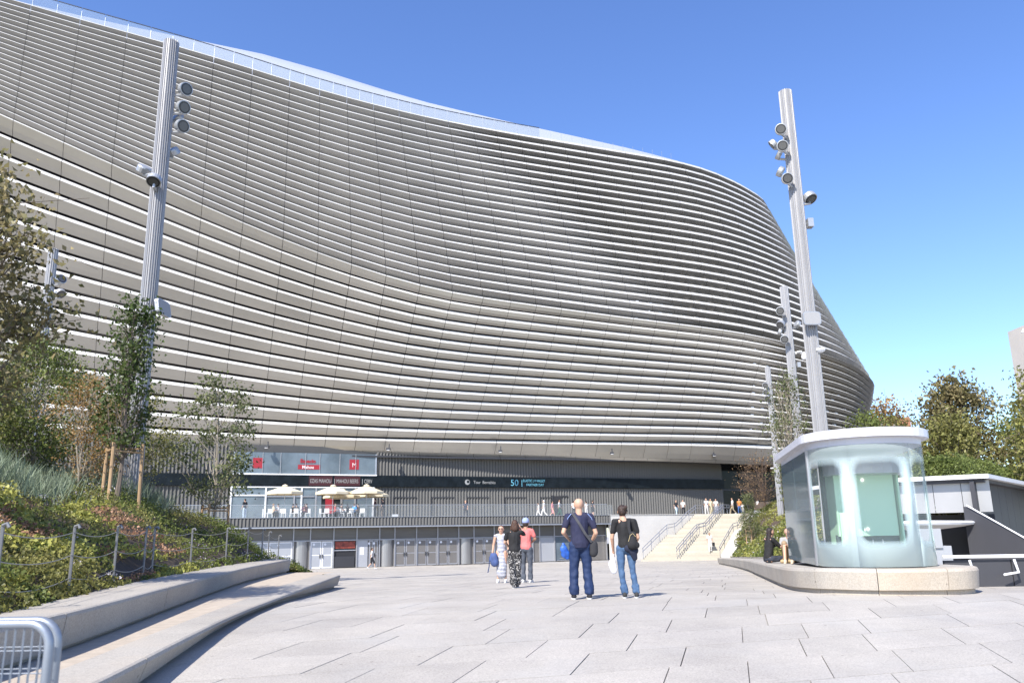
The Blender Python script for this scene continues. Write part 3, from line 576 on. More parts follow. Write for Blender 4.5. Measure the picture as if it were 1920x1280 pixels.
# ---------------------------------------------------------------- right bank, underpass building, trees
EB = [(9.6,26.5),(11.3,34),(16.5,63),(20.9,79),(26.4,91)]
def ex(y): return float(np.interp(y,[p[1] for p in EB],[p[0] for p in EB]))
def bz(x,y):
    d = x-ex(y); e = gz(y)+.42+max(0,(y-72)/18)*4.0; return min(e+max(0,d)*.62, 4.1+.02*(y-60))+.06*math.sin(x*2+y)
bm_ = MB(); YB = np.linspace(33,95,32); DB = np.linspace(0,22,24)
for y_ in YB:
    for d in DB: bm_.v.append((ex(y_)+d, y_, bz(ex(y_)+d,y_)))
for a in range(31):
    for b in range(23): q = a*24+b; bm_.f.append((q,q+1,q+25,q+24)); bm_.m.append(0)
bm_.build('hillside', SOIL, kind='structure', smooth=True)
hw = thing('granite_kerb', 'low granite kerb wall holding the planted bank beside the stair', 'wall', (16,60,-.7))
for a,b in ((33.2,45),(45.02,55),(55.02,63)):
    q = MB(); q.hexa([(ex(a)-.35,a,gz(a)-.05),(ex(a),a,gz(a)-.05),(ex(b),b,gz(b)-.05),(ex(b)-.35,b,gz(b)-.05)],[(ex(a)-.5,a,gz(a)+.5),(ex(a),a,gz(a)+.5),(ex(b),b,gz(b)+.5),(ex(b)-.5,b,gz(b)+.5)]); q.build('kerb_stone', BENCH, hw, world=True)
bk2 = {k: [] for k in 'goyw'}
for _ in range(1500):
    y_ = 34+R.random()*55; d = .1+R.random()**1.3*13; x = ex(y_)+d
    if x > .345*y_+1.5: continue
    v = noise.noise(Vector((x*.4,y_*.25,9))); r = .35+.3*R.random(); key = 'o' if v > .1 else ('y' if v > -.05 else 'g')
    bk2[key].append(mound((x,y_,bz(x,y_)-.1), r, 60)); 
    if R.random() < .25: bk2['w'].append(mound((x,y_,bz(x,y_)), r, 8))
V = []; MI = []
for k,(key,sz) in enumerate((('g',.13),('o',.12),('y',.13),('w',.08))):
    q = leaves(np.concatenate(bk2[key]), sz, up=.4); V.append(q); MI.append(np.full(len(q),k))
quads('ground_cover', np.concatenate(V), [Lg,Lo,Ly,Lw], kind='stuff', mi=np.concatenate(MI))
bpl = MB(); bpl.add([(26,84,3.3),(200,84,3.3),(200,240,3.3),(-60,240,3.3),(-60,120,3.3),(20,99,3.3)], [(0,1,2,3,4,5)]); bpl.build('upper_ground', mat('asphalt',(.055,.055,.058),.9,var=.15,vs=.5), kind='structure')
tree('conifer', 'small dense cone-shaped tree at the top of the stair', (19.6,70,bz(19.6,70)), 4.3, .95, 1.0, 60, 60, .10, Lpale, BARKL, .06, sig=.17, prof_=lambda t: .25+.85*(1-t)*min(1,t*5+.2))
stakes('three pale stakes under the small cone-shaped tree by the stair', 19.6, 70, bz(19.6,70)-.1, 1.6, 3, .4)
tree('poplar', 'tall thin half-bare tree climbing beside the distant lamp masts', (15.2,45,bz(15.2,45)), 8.6, 1.15, 2.2, 60, 50, .13, Lpale, BARKL, .08, sig=.3, stems=4, prof_=lambda t: .45+.5*math.sin(math.pi*t), twigs=5)
tree('bare_tree', 'reddish twiggy nearly leafless tree in the shade beside the entrance glass', (25.5,85,4.0), 5.0, 2.6, .8, 46, 16, .16, Lb, Ltw, .08, sig=.6, stems=5, twigs=8)
G3 = 'trees above the underpass building'
tree('maple_tree', 'rounded tree with a few rusty leaves rising above the others at right', (25.2,46,2.0), 7.5, 1.9, 1.0, 60, 170, .22, Lplane, BARK, .16, G3, sig=.5)
tree('maple_tree', 'bright green low tree between the rusty topped tree and the right edge', (29.0,44,2.0), 5.6, 2.3, 1.0, 50, 160, .2, Ly, BARK, .14, G3, sig=.5)
tree('maple_tree', 'olive green tree growing just behind the kiosk roof', (22.3,42,2.0), 4.8, 1.8, .6, 44, 160, .18, Lo, BARK, .13, G3, sig=.45)
tree('maple_tree', 'tall leafy tree cut by the right edge of the photo', (20.0,30,2.5), 4.6, 1.6, .3, 50, 180, .14, Lo, BARK, .12, G3, sig=.42)
tree('maple_tree', 'far green tree half hidden between two nearer crowns at right', (33.5,52,2.0), 6.8, 2.6, 1.5, 50, 150, .22, Lg, BARK, .14, G3, sig=.55)
tree('street_tree', 'orange autumn tree far behind the curved corner of the stadium', (66,145,2.0), 21.5, 5.5, 9, 36, 55, .6, Lor, BARK, .3, sig=1.3, twigs=4)
tree('street_tree', 'small green tree peeping over the kiosk roof by the stadium corner', (32.5,75,3.0), 8.8, 2.2, 4, 26, 90, .25, Lg, BARK, .12, sig=.5)
tree('street_tree', 'second small green tree over the kiosk roof, nearer the corner', (36.4,78,3.0), 8.6, 1.7, 4, 22, 90, .25, Lo, BARK, .12, sig=.5)
hedge = []
for k in range(420):
    t = R.random(); x = 12.6+t*8; y_ = 25.6+max(0,(x-13.7))*1.15+R.random()*1.9; hedge.append(mound((x,y_,3.0+.5*R.random()), .32+.2*R.random(), 90))
hr = thing('hedge', 'clipped dark green hedge on the roof of the underpass building', 'hedge', (14,26,3.05)); hq = quads('foliage', leaves(np.concatenate(hedge), .085), [Lg], hr, world=True)
ub = thing('underpass_building', 'grey metal clad underpass entrance with thin white roof edge', 'building', (14,26,0))
A_,C_,D_ = Vector((10.5,25.9)), Vector((13.75,24.0)), Vector((19.5,30.8))
def wall(mb, a, b, z0_, z1_, th, off=0): 
    n = Vector((b-a).yx); n = Vector((n.x,-n.y)).normalized(); a2, b2 = a+n*off, b+n*off; a3, b3 = a2-n*th, b2-n*th
    mb.hexa([(a2.x,a2.y,z0_),(b2.x,b2.y,z0_),(b3.x,b3.y,z0_),(a3.x,a3.y,z0_)],[(a2.x,a2.y,z1_),(b2.x,b2.y,z1_),(b3.x,b3.y,z1_),(a3.x,a3.y,z1_)]); return mb
UPL = mat('underpass_panel', (.40,.395,.39), .35, .4, var=.05, vs=.6); UPD = mat('underpass_panel_dark', (.05,.05,.056), .55, .1, var=.12, vs=.8, stretch=(1,1,.3))
def lerp2(a,b,t): return a+(b-a)*t
for k in range(5): a,b = lerp2(A_,C_,k/5+.002), lerp2(A_,C_,(k+1)/5-.002); wall(MB(),a,b,1.95,2.86,.12,-.35).build('wall_panel', UPL, ub, world=True)
for k in range(8): a,b = lerp2(C_,D_,k/8+.001), lerp2(C_,D_,(k+1)/8-.001); wall(MB(),a,b,-2,2.86,.12,-.4).build('wall_panel', UPD, ub, world=True)
wall(MB(),A_,C_,-2,1.9,.1,-1.4).build('back_wall', UPD, ub, world=True)
rfm = MB(); rfm.prism([tuple(A_),tuple(C_),tuple(D_),(18,34),(10.5,31)], 2.9, 3.02); rfm.build('roof_slab', WHITE, ub, world=True)
rfm = MB(); rfm.prism([(10.6,26.0),(13.72,24.2),(19.3,30.9),(18,33.8),(10.6,30.8)], 2.80, 2.898); rfm.build('soffit', UPD, ub, world=True)
cn = MB(); cn.lathe([(.0,1.42),(1.25,1.60),(1.3,1.66),(1.2,1.70),(0,1.74)], c=(11.95,24.6,0), n=28, sx=1.3, sy=.7); cn.build('canopy', WHITE, ub, world=True)
q = MB(); q.hexa([(13.0,24.2,-.6),(13.12,24.2,-.6),(14.3,22.6,-.6),(14.2,22.6,-.6)],[(13.0,24.2,2.1),(13.12,24.2,2.1),(14.3,22.6,.9),(14.2,22.6,.9)]); q.build('ramp_parapet', UPD, ub, world=True)
q = MB(); q.tube([(13.05,24.1,2.14),(13.95,22.9,1.15),(14.2,22.6,1.0),(14.5,21.0,.9)], .022, 6); q.build('handrail', WHITE, ub, world=True)
q = MB(); q.box((11.1,22.6,.3),(.9,.5,1.5)); q.box((10.95,22.5,1.25),(.7,.4,.5)); q.build('equipment_box', DOORL, ub, world=True)
pt_ = thing('ramp_parapet', 'dark metal parapet with a white cap rail beside the kiosk bench', 'railing', (11,17,.3))
for k in range(5): a = Vector((8.75+k*1.3,17.3-k*.12)); b = a+Vector((1.28,-.118)); wall(MB(),a,b,gz(16.5)-.2,.86,.08).build('parapet_panel', UPD, pt_, world=True)
q = MB(); q.tube([(8.7,17.25,.93),(15.3,16.65,.93)], .036, 8); q.build('cap_rail', WHITE, pt_, world=True)
for x0 in (9.15,10.05): q = MB(); q.tube([(x0,17.08,.87),(x0+.02,17.02,.62),(x0-.3,16.98,.58)], .025, 6); q.build('rail_bracket', WHITE, pt_, world=True)
# far buildings
tw_ = thing('office_tower', 'pale office tower cut by the right edge of the photo', 'building', (84,120,-2)); CRM = mat('cream_render', (.55,.50,.44), .8, var=.05, vs=.3)
q = MB(); q.box((88.0,123,14),(18.6,6,35.2)); q.build('wall', CRM, tw_, world=True)
for k in range(10): q = MB(); q.box((81.6,119.95,29.3-k*3.2),(2.2,.12,1.6)); q.build('window', GLASSD, tw_, world=True)
q = MB(); q.box((80.3,119.7,26.4),(1.6,.8,1.0)); q.build('wall_unit', GLASSD, tw_, world=True)
q = MB(); q.tube([(78.7,120.5,30.3),(77.6,120.3,30.6),(77.3,120.3,30.1)], .14, 6); q.build('camera_arm', WHITE, tw_, world=True)
bb_ = thing('brick_apartment_block', 'small distant brick block with pale balconies behind the stadium corner', 'building', (70,160,0)); BRK = mat('brick', (.34,.16,.09), .85, var=.15, vs=3)
q = MB(); q.box((74,164,11.5),(9,6,23)); q.build('wall', BRK, bb_, world=True)
for k in range(4):
    q = MB(); q.box((72.5,160.8,21.6-k*2.8),(6.4,.9,.7)); q.build('balcony', CRM, bb_, world=True)
    for a in range(2): q = MB(); q.box((70.9+a*2.8,160.9,20.2-k*2.8),(1.2,.15,1.5)); q.build('window', GLASSD, bb_, world=True)
# ---------------------------------------------------------------- right bench and kiosk
PF = [(14.9,62.5),(12.1,48),(9.28,34.3),(7.6,27),(6.4,21.6),(5.75,18.6),(5.47,17.0),(5.52,16.2),(5.78,15.6),(6.3,15.17),(6.95,14.98),(7.6,14.95),(8.1,15.1),(8.45,15.5),(8.6,16.2),(8.75,17.2)]
PB = [(16.2,62.5),(14.0,48),(11.6,36),(10.2,29),(9.6,25),(9.3,21),(8.9,19),(8.75,17.2)]
pb = thing('granite_bench', 'long curved granite bench plinth around the glass kiosk', 'bench', (7,16,.3))
def resample(P_, n, k=4):
    p = np.array(P_); d = np.r_[0,np.cumsum(np.linalg.norm(np.diff(p,axis=0),axis=1))]; t = np.linspace(0,1,n)**1.0*d[-1]; return np.stack([np.interp(t,d,p[:,0]),np.interp(t,d,p[:,1])],1)
pf = []
for a in range(len(PF)-1):
    n = 5; p0,p1,p2,p3 = (Vector(PF[max(a-1,0)]),Vector(PF[a]),Vector(PF[a+1]),Vector(PF[min(a+2,len(PF)-1)]))
    for k in range(n): t = k/n; pf.append(.5*((2*p1)+(p2-p0)*t+(2*p0-5*p1+4*p2-p3)*t*t+(3*p1-p0-3*p2+p3)*t*t*t))
pf.append(Vector(PF[-1]))
def ptop(y): return gz(y)+.455
nrm = []
for k in range(len(pf)): t = (pf[min(k+1,len(pf)-1)]-pf[max(k-1,0)]).normalized(); nrm.append(Vector((t.y,-t.x)) if False else Vector((-t.y,t.x))*-1)
cuts = [0,5,10,15,20,27,37,46,55,65,75]
for ci,(a,b) in enumerate(zip(cuts[:-1],cuts[1:])):
    mb = MB(); L = []
    for k in range(a,b+1):
        p = pf[k]; n = nrm[k]; n = n if n.dot(Vector((7.6,24))-p) < 0 else -n; zt_ = ptop(p.y); zg = gz(p.y); g_ = 0
        tt = (pf[min(k+1,75)]-pf[max(k-1,0)]).normalized()*(.006 if k == a else (-.006 if k == b else 0))
        def q_(off, z): w_ = p+n*off+tt; return (w_.x,w_.y,z)
        L.append([q_(-.9,zt_-.02),q_(-.06,zt_),q_(-.02,zt_-.015),q_(0,zt_-.06),q_(-.03,zg+.09),q_(-.10,zg+.075),q_(-.10,zg-.05)])
    for q in range(len(L)-1): mb.add(L[q]+L[q+1], [(j,j+1,j+8,j+7) for j in range(6)])
    mb.add(L[0], [tuple(range(7))[::-1]]); mb.add(L[-1], [tuple(range(7))])
    mb.build('granite_block', BENCHW if ci in (7,8) else BENCH, pb, world=True)
dk = MB()                                                            # deck behind the rim
inn = [(p - (n if n.dot(Vector((7.6,24))-p) < 0 else -n)*.85) for p,n in zip(pf,nrm)]
for k in range(75):
    a,b = inn[k],inn[k+1]
    ca = Vector((np.interp(a.y,[16.5,22,30,45,62],[7.3,8.4,10.4,13.2,16]), max(a.y,16.6))); cb = Vector((np.interp(b.y,[16.5,22,30,45,62],[7.3,8.4,10.4,13.2,16]), max(b.y,16.6)))
    dk.add([(a.x,a.y,ptop(a.y)-.015),(b.x,b.y,ptop(b.y)-.015),(cb.x,cb.y,ptop(cb.y)-.015),(ca.x,ca.y,ptop(ca.y)-.015)], [(0,1,2,3)])
dk.build('deck', BENCH, pb, world=True)
# kiosk: stadium plan round an axis
KA, KB, KR_ = Vector((7.16,16.84)), Vector((7.95,21.0)), 1.10
def kplan(r, n=14):
    ax = (KB-KA).normalized(); nn_ = Vector((ax.y,-ax.x)); out = []
    for k in range(n+1): t = math.pi*k/n; out.append(KA - ax*r*math.sin(t)*.97 - nn_*r*math.cos(t))     # from the left side round the front to the right
    for k in range(n+1): t = math.pi*k/n; out.append(KB + ax*r*math.sin(t) + nn_*r*math.cos(t))
    return out
kz0 = .815; kz1 = 3.12
kiosk = thing('glass_kiosk', 'oval glass kiosk with white fritted panes and thick white roof', 'kiosk', (7.5,18,kz0))
fr = bpy.data.materials.new('fritted_glass'); fr.use_nodes = True; n_ = fr.node_tree.nodes; l_ = fr.node_tree.links; p_ = n_['Principled BSDF']
p_.inputs['Base Color'].default_value = (.62,.76,.76,1); p_.inputs['Roughness'].default_value = .12
at = n_.new('ShaderNodeUVMap'); sp_ = n_.new('ShaderNodeSeparateXYZ'); l_.new(at.outputs[0], sp_.inputs[0])
def mth(op,a,b=None,c=None):
    q = n_.new('ShaderNodeMath'); q.operation = op
    for i_,v_ in enumerate((a,b,c)):
        if v_ is None: continue
        if isinstance(v_,(int,float)): q.inputs[i_].default_value = v_
        else: l_.new(v_, q.inputs[i_])
    return q.outputs[0]
# rounded clear windows printed in the frit: distance to rounded box, u in windows, v in metres
fx = mth('MULTIPLY', mth('SUBTRACT', mth('FRACT', sp_.outputs[0]), .5), 1.13); ax_ = mth('MAXIMUM', mth('SUBTRACT', mth('ABSOLUTE', fx), .25), 0.0)
ay_ = mth('MAXIMUM', mth('SUBTRACT', mth('ABSOLUTE', mth('SUBTRACT', sp_.outputs[1], 1.20)), .58), 0.0)
dist = mth('SQRT', mth('ADD', mth('POWER', ax_, 2.0), mth('POWER', ay_, 2.0)))
mk = n_.new('ShaderNodeMapRange'); mk.inputs[1].default_value = .14; mk.inputs[2].default_value = .29; mk.inputs[3].default_value = .06; mk.inputs[4].default_value = .93; l_.new(dist, mk.inputs[0])
# the frit thins towards the head of the panes
hd = n_.new('ShaderNodeMapRange'); hd.inputs[1].default_value = 1.5; hd.inputs[2].default_value = 2.1; hd.inputs[3].default_value = 1; hd.inputs[4].default_value = .22; l_.new(sp_.outputs[1], hd.inputs[0])
l_.new(mth('MULTIPLY', mk.outputs[0], hd.outputs[0]), p_.inputs['Alpha'])
kp = kplan(KR_, 20); tot = 0; dd = [0]
for k in range(len(kp)): dd.append(dd[-1]+(kp[(k+1)%len(kp)]-kp[k]).length)
pane_edges = [0,7,14,20]
def pane(idx, name='glass_pane'):
    mb = MB(); uv = []
    for q,k in enumerate(idx):
        p = kp[k%len(kp)]; mb.v += [(p.x,p.y,kz0),(p.x,p.y,kz1)]
        if q: b = 2*q; mb.f.append((b-2,b,b+1,b-1)); mb.m.append(0)
    me = mb.mesh(name); uvl = me.uv_layers.new(name='UVMap')
    for poly in me.polygons:
        for li,vi in zip(poly.loop_indices, poly.vertices):
            k = idx[vi//2]; s_ = dd[k]; uvl.data[li].uv = ((s_-dd[20]/2)/1.13+.5, (0 if vi%2 == 0 else kz1-kz0))
    sm = obj(name, me, fr, kiosk, world=True, smooth=True); md = sm.modifiers.new('thick','SOLIDIFY'); md.thickness = .012; return sm
for a,b in zip(pane_edges[:-1],pane_edges[1:]): pane(list(range(a,b+1)))
pane([20,21]); pane(list(range(21,32))); pane(list(range(31,42))); 
# left flank: two tinted panes
KWH = mat('kiosk_roof_paint', (.58,.58,.62), .4, var=.03, vs=1)
KS = mat('tinted_glass', (.17,.22,.23), .06, alpha=.78)
a0, b0 = kp[41], kp[0]
mb = MB()
for t0,t1 in ((0,.5),(.505,1)):
    pa, pb_ = a0.lerp(b0,t0), a0.lerp(b0,t1); mb = MB(); ax2 = (b0-a0).normalized(); n2 = Vector((ax2.y,-ax2.x))*.012
    mb.hexa([(pa.x,pa.y,kz0),(pb_.x,pb_.y,kz0),(pb_.x+n2.x,pb_.y+n2.y,kz0),(pa.x+n2.x,pa.y+n2.y,kz0)],[(pa.x,pa.y,kz1),(pb_.x,pb_.y,kz1),(pb_.x+n2.x,pb_.y+n2.y,kz1),(pa.x+n2.x,pa.y+n2.y,kz1)]); mb.build('side_pane', KS, kiosk, world=True)
q = MB(); q.box((b0.x-.01,b0.y,(kz0+kz1)/2),(.05,.05,kz1-kz0)); q.build('mullion', ALU, kiosk, world=True)
rp = kplan(1.24, 20); q = MB(); q.prism([tuple(p) for p in rp], 3.25, 3.40)
rp2 = kplan(1.21,20); q.prism([tuple(p) for p in rp2], 3.40, 3.42); q.build('roof', KWH, kiosk, world=True)
q = MB(); q.prism([tuple(p) for p in kplan(1.09,20)], 3.12, 3.25); q.build('roof_fascia', KWH, kiosk, world=True)
PG = mat('pale_green_panel', (.44,.70,.48), .5); DGI = mat('kiosk_inner_dark', (.05,.075,.075), .5)
q = MB(); q.prism([tuple(p) for p in kplan(1.0,12)], kz0-.02, kz0+.02); q.build('floor', DOORL, kiosk, world=True)
q = MB(); q.box((7.36,17.5,2.0),(1.25,.06,1.25)); q.build('lift_panel', PG, kiosk, world=True)
q = MB(); q.box((7.36,17.58,1.15),(1.3,.06,.5)); q.build('lift_base', DGI, kiosk, world=True)
q = MB(); q.box((7.62,18.6,1.95),(1.5,.08,2.2)); q.build('back_panel', DGI, kiosk, world=True)
q = MB(); q.lathe([(.85,2.62),(.85,2.95)], c=(7.4,17.45,0), n=26, sy=.8); q.build('inner_drum', DOORL, kiosk, world=True)
q = MB(); q.tube([(6.72,17.1,kz0),(6.72,17.1,1.85)], .09, 10); q.build('inner_post', PG, kiosk, world=True)
q = MB(); q.box((6.85,17.95,2.0),(.04,.5,1.6)); q.build('lift_side', PG, kiosk, world=True)
q = MB(); q.box((8.05,17.7,1.9),(.04,.6,1.9)); q.build('lift_side', PG, kiosk, world=True)
for x0 in (7.35,7.55): q = MB(); q.tube([(x0,17.3,kz0),(x0,17.3,1.3)], .012, 5); q.build('inner_rod', ALU, kiosk, world=True)
# ---------------------------------------------------------------- lamp masts
def mast(label, x, y, zb, ztop, r, lamps, cams=(), panel=None, collar=4.35, nfl=22):
    root = thing('lamp_mast', label, 'lamp mast', (x,y,zb), 0, 'tall fluted lamp masts on the plaza')
    def fl(r_, z0_, z1_):
        q = MB(); n = nfl*4; pr = []
        for k in range(n): a = 2*math.pi*k/n; rr = r_*(1 if k%4 in (0,1) else .86); pr.append((rr*math.cos(a), rr*math.sin(a)))
        return q.prism(pr, z0_, z1_)
    fl(r, collar-zb, ztop-zb).build('pole', POLE, root); fl(r*1.09, 0, collar-zb).build('pole_sleeve', POLE, root)
    for (lx,ly,lz,dx,dy,dz,sz) in lamps:       # lamp centre relative to mast axis, pointing direction
        D = Vector((dx,dy,dz)).normalized(); c = Vector((lx,ly,lz-zb)); M = D.to_track_quat('Z','Y').to_matrix()
        q = MB(); q.lathe([(sz*.55,-sz*.55),(sz*.9,-sz*.5),(sz,-sz*.3),(sz,sz*.4),(sz*.93,sz*.42)], c=c, n=20, M=M); h = q.build('floodlight', LAMPG, root)
        q = MB(); q.lathe([(sz*.86,sz*.43),(sz*.86,sz*.45)], c=c, n=20, M=M); q.build('lens', LENS, h)
        q = MB(); q.lathe([(sz*.66,sz*.455),(sz*.66,sz*.47)], c=c, n=12, M=M); q.build('reflector', LENSR, h)
        q = MB(); a = Vector((0,0,c.z-.05)); e = Vector((c.x,c.y,c.z-sz*.9)); d_ = Vector((e.x,e.y,0)).normalized()*r*.8; q.tube([Vector((d_.x,d_.y,e.z-.05)),e,c-D*sz*.2+Vector((0,0,-sz*.75))], .045, 6); q.build('bracket', LAMPG, h)
    for (lx,ly,lz,tp) in cams:
        c = Vector((lx,ly,lz-zb)); q = MB()
        if tp == 'dome': q.lathe([(.05,.28),(.09,.2),(.17,.05),(.17,-.12),(.12,-.2),(.05,-.24)], c=c, n=14); q.tube([(0,0,c.z+.2),c+Vector((0,0,.25))], .03, 6); q.build('camera_dome', WHITE, root)
        elif tp == 'box': q.box(c,(.2,.3,.32)); q.tube([(0,0,c.z),c],.03,5); q.build('control_box', LAMPG, root)
        else: q.lathe([(.16,.03),(.17,-.03),(.1,-.1)], c=c, n=14); q.tube([(0,0,c.z+.0),c],.025,5); q.build('camera_arm', WHITE, root)
    if panel:
        (lx,ly,lz,dx,dy,dz,w_,h_) = panel; D = Vector((dx,dy,dz)).normalized(); X = Vector((D.y,-D.x,0)).normalized(); Y_ = X.cross(D).normalized(); M = Matrix((X,Y_,D)).transposed(); c = Vector((lx,ly,lz-zb))
        pr = []
        for k in range(24):
            a = 2*math.pi*k/24; ca,sa = math.cos(a),math.sin(a); pr.append((w_/2*math.copysign(abs(ca)**.35,ca), h_/2*math.copysign(abs(sa)**.35,sa)))
        q = MB(); vs = [c+M@Vector((p[0],p[1],-.12)) for p in pr]+[c+M@Vector((p[0],p[1],0)) for p in pr]; n = 24; q.add(vs,[tuple(range(n))[::-1],tuple(range(n,2*n))]+[(i,(i+1)%n,n+(i+1)%n,n+i) for i in range(n)])
        q.tube([(0,0,c.z),c+M@Vector((0,0,-.12))], .08, 6); q.build('speaker_panel', LAMPG, root)
        q = MB(); vs = [c+M@Vector((p[0]*.9,p[1]*.88,.004)) for p in pr]; q.add(vs,[tuple(range(n))]); q.build('speaker_mesh', mat('speaker_grille',(.30,.30,.30),.7), root)
    return root
def lamp_at(px, py, Y, mx, my, dr, sz): p = P(px,py,Y); return (p.x-mx, p.y-my, p.z, *dr, sz)
LX, LY = -11.12, 24.0
mast('tall fluted lamp mast rising in front of the louvres at left', LX, LY, hz(LX,24)-.3, 17.63, .245,
  [lamp_at(347,168,24.1,LX,LY,(.75,-.55,-.2),.225),lamp_at(343,202,24.1,LX,LY,(.75,-.55,-.25),.225),lamp_at(341,237,24.1,LX,LY,(.75,-.55,-.25),.225),lamp_at(324,286,24.35,LX,LY,(.3,.6,-.6),.22),lamp_at(333,222,24.4,LX,LY,(.4,.6,-.3),.2),
   lamp_at(270,318,24.3,LX,LY,(-.5,.4,-.8),.225),lamp_at(289,338,23.5,LX,LY,(.05,-.45,-.75),.225)], panel=(*(P(309,577,24.0)-Vector((LX,LY,0))), .62,-.05,.12,.75,.5))
RX, RY = 10.54, 28.0
mast('tallest lamp mast, directly behind the glass kiosk', RX, RY, gz(28), 17.72, .245,
  [lamp_at(1464,243,27.6,RX,RY,(-.28,-.9,-.25),.21),lamp_at(1467,274,27.6,RX,RY,(-.22,-.9,-.25),.21),lamp_at(1450,271,28.1,RX,RY,(-.8,.3,-.6),.2),lamp_at(1460,291,28.1,RX,RY,(-.9,.1,.5),.18),
   lamp_at(1463,322,28.1,RX,RY,(-.8,.2,.55),.2),lamp_at(1476,335,27.6,RX,RY,(-.15,-.9,-.3),.21),lamp_at(1518,371,28.0,RX,RY,(.25,-.45,-.75),.25)],
  cams=[(*(P(1518,419,28.0)-Vector((RX,RY,0))),'box'),(*(P(1538,655,27.8)-Vector((RX,RY,0))),'arm')], panel=(*(P(1523,596,27.5)-Vector((RX,RY,0))), .05,-1,.02,.62,.48), collar=2.0)
QX, QY = 17.43, 50.0
mast('middle lamp mast with round floodlights and a white camera dome', QX, QY, .2, 16.66, .26,
  [lamp_at(1463,583,49.5,QX,QY,(-.35,-.9,-.2),.27),lamp_at(1464,608,49.8,QX,QY,(-.6,-.5,-.6),.27),lamp_at(1462,622,50,QX,QY,(-.8,.2,.3),.22),lamp_at(1471,636,49.5,QX,QY,(-.3,-.9,-.2),.26),lamp_at(1495,608,50.2,QX,QY,(.8,.2,-.5),.25)],
  cams=[(*(P(1499,659,49.8)-Vector((QX,QY,0))),'arm'),(*(P(1508,668,49.8)-Vector((QX,QY,0))),'dome'),(*(P(1497,684,50)-Vector((QX,QY,0))),'box')], collar=3.0, nfl=14)
TX, TY = 24.2, 76.0
mast('smallest and farthest lamp mast at right, near the stair bank', TX, TY, 2.5, 16.66, .26, [lamp_at(1435,722,75.6,TX,TY,(-.35,-.9,-.2),.27),lamp_at(1436,735,75.6,TX,TY,(-.35,-.9,-.2),.27),lamp_at(1439,746,75.6,TX,TY,(-.5,-.7,-.5),.27)],
  cams=[(*(P(1448,877,75.5)-Vector((TX,TY,0))),'arm')], collar=4.0, nfl=10)
mast('lamp mast half hidden behind the yellowing plane tree at left', -26.07, 44.0, .5, 17.88, .26, [lamp_at(114,524,43.7,-26.07,44,(.75,-.5,.25),.28),lamp_at(113,550,43.8,-26.07,44,(.6,-.3,-.6),.28)], collar=3.0, nfl=14)
mast('lamp mast barely showing at the far left edge', -47.3, 77.5, -1, 17.0, .26, [], collar=3.0, nfl=10)
# ---------------------------------------------------------------- rope fence, crowd barrier
fr_ = thing('rope_fence', 'slim steel post and rope fence along the flower bed', 'fence', (-5.6,12,.8)); prev = None
for y_ in (8.9,11.4,13.6,15.4,15.9,18.6,21.6,23.6,25.2,25.9,27.0):
    x = xat(B2i,min(y_,25.5))-.12; z = hz(x,y_)-.05; q = MB(); q.tube([(x,y_,z),(x,y_,z+.95)], .02, 6); q.tube([(x,y_,z+.95),(x+.06,y_-.02,z+.97),(x+.08,y_-.02,z+.93)], .022, 6); q.build('post', PST, fr_, world=True)
    if prev:
        for h in (.28,.58,.88):
            q = MB(); a, b = Vector((prev[0],prev[1],prev[2]+h)), Vector((x,y_,z+h)); q.tube([a.lerp(b,t)-Vector((0,0,.28*t*(1-t))) for t in np.linspace(0,1,9)], .006, 5); q.build('rope', ROPE, fr_, world=True)
    prev = (x,y_,z)
def barrier(label, x0, y0, rz):
    b_ = thing('crowd_barrier', label, 'barrier', (x0,y0,.08), rz, 'galvanised crowd barriers in the lower left corner'); H = 1.075; r_ = .1; L = 2.1; fp_ = [(0,0,.12)]
    for k in range(7): a = math.pi/2*k/6; fp_.append((-r_+r_*math.cos(a), 0, H-r_+r_*math.sin(a)))
    for k in range(7): a = math.pi/2+math.pi/2*k/6; fp_.append((-L+r_+r_*math.cos(a), 0, H-r_+r_*math.sin(a)))
    fp_ += [(-L,0,.12),(0,0,.12)]; q = MB(); q.tube(fp_, .021, 10); q.build('frame', GALV, b_, smooth=True)
    q = MB()
    for k in range(1,52): x = -k*.0402; dz = 0; xx = min(-x, L+x); top = H-.0 if xx > r_ else H-r_+math.sqrt(max(0,r_*r_-(r_-xx)**2)); q.tube([(x,0,.13),(x,0,top)], .0036, 4)
    for k in range(9): q.tube([(-.01,.004,.2+k*.095),(-L+.01,.004,.2+k*.095)], .003, 4)
    q.build('wire_mesh', GALV, b_, kind='stuff')
    q = MB(); q.tube([(-.012,0,H-.36),(.05,0,H-.36),(.11,-.01,H-.35)], .013, 6); q.box((.03,0,H-.36),(.05,.05,.05)); q.build('hook', GALV, b_)
    for x in (-.25,-L+.25): q = MB(); q.box((x,0,.045),(.05,.55,.02)); q.tube([(x,0,.05),(x,0,.13)],.018,6); q.build('foot', GALV, b_)
barrier('nearer galvanised mesh crowd barrier, its hook pointing right', -2.09, 3.85, rad(-2)); barrier('second galvanised mesh barrier leaning close behind the nearer one', -2.135, 4.0, rad(1.5))
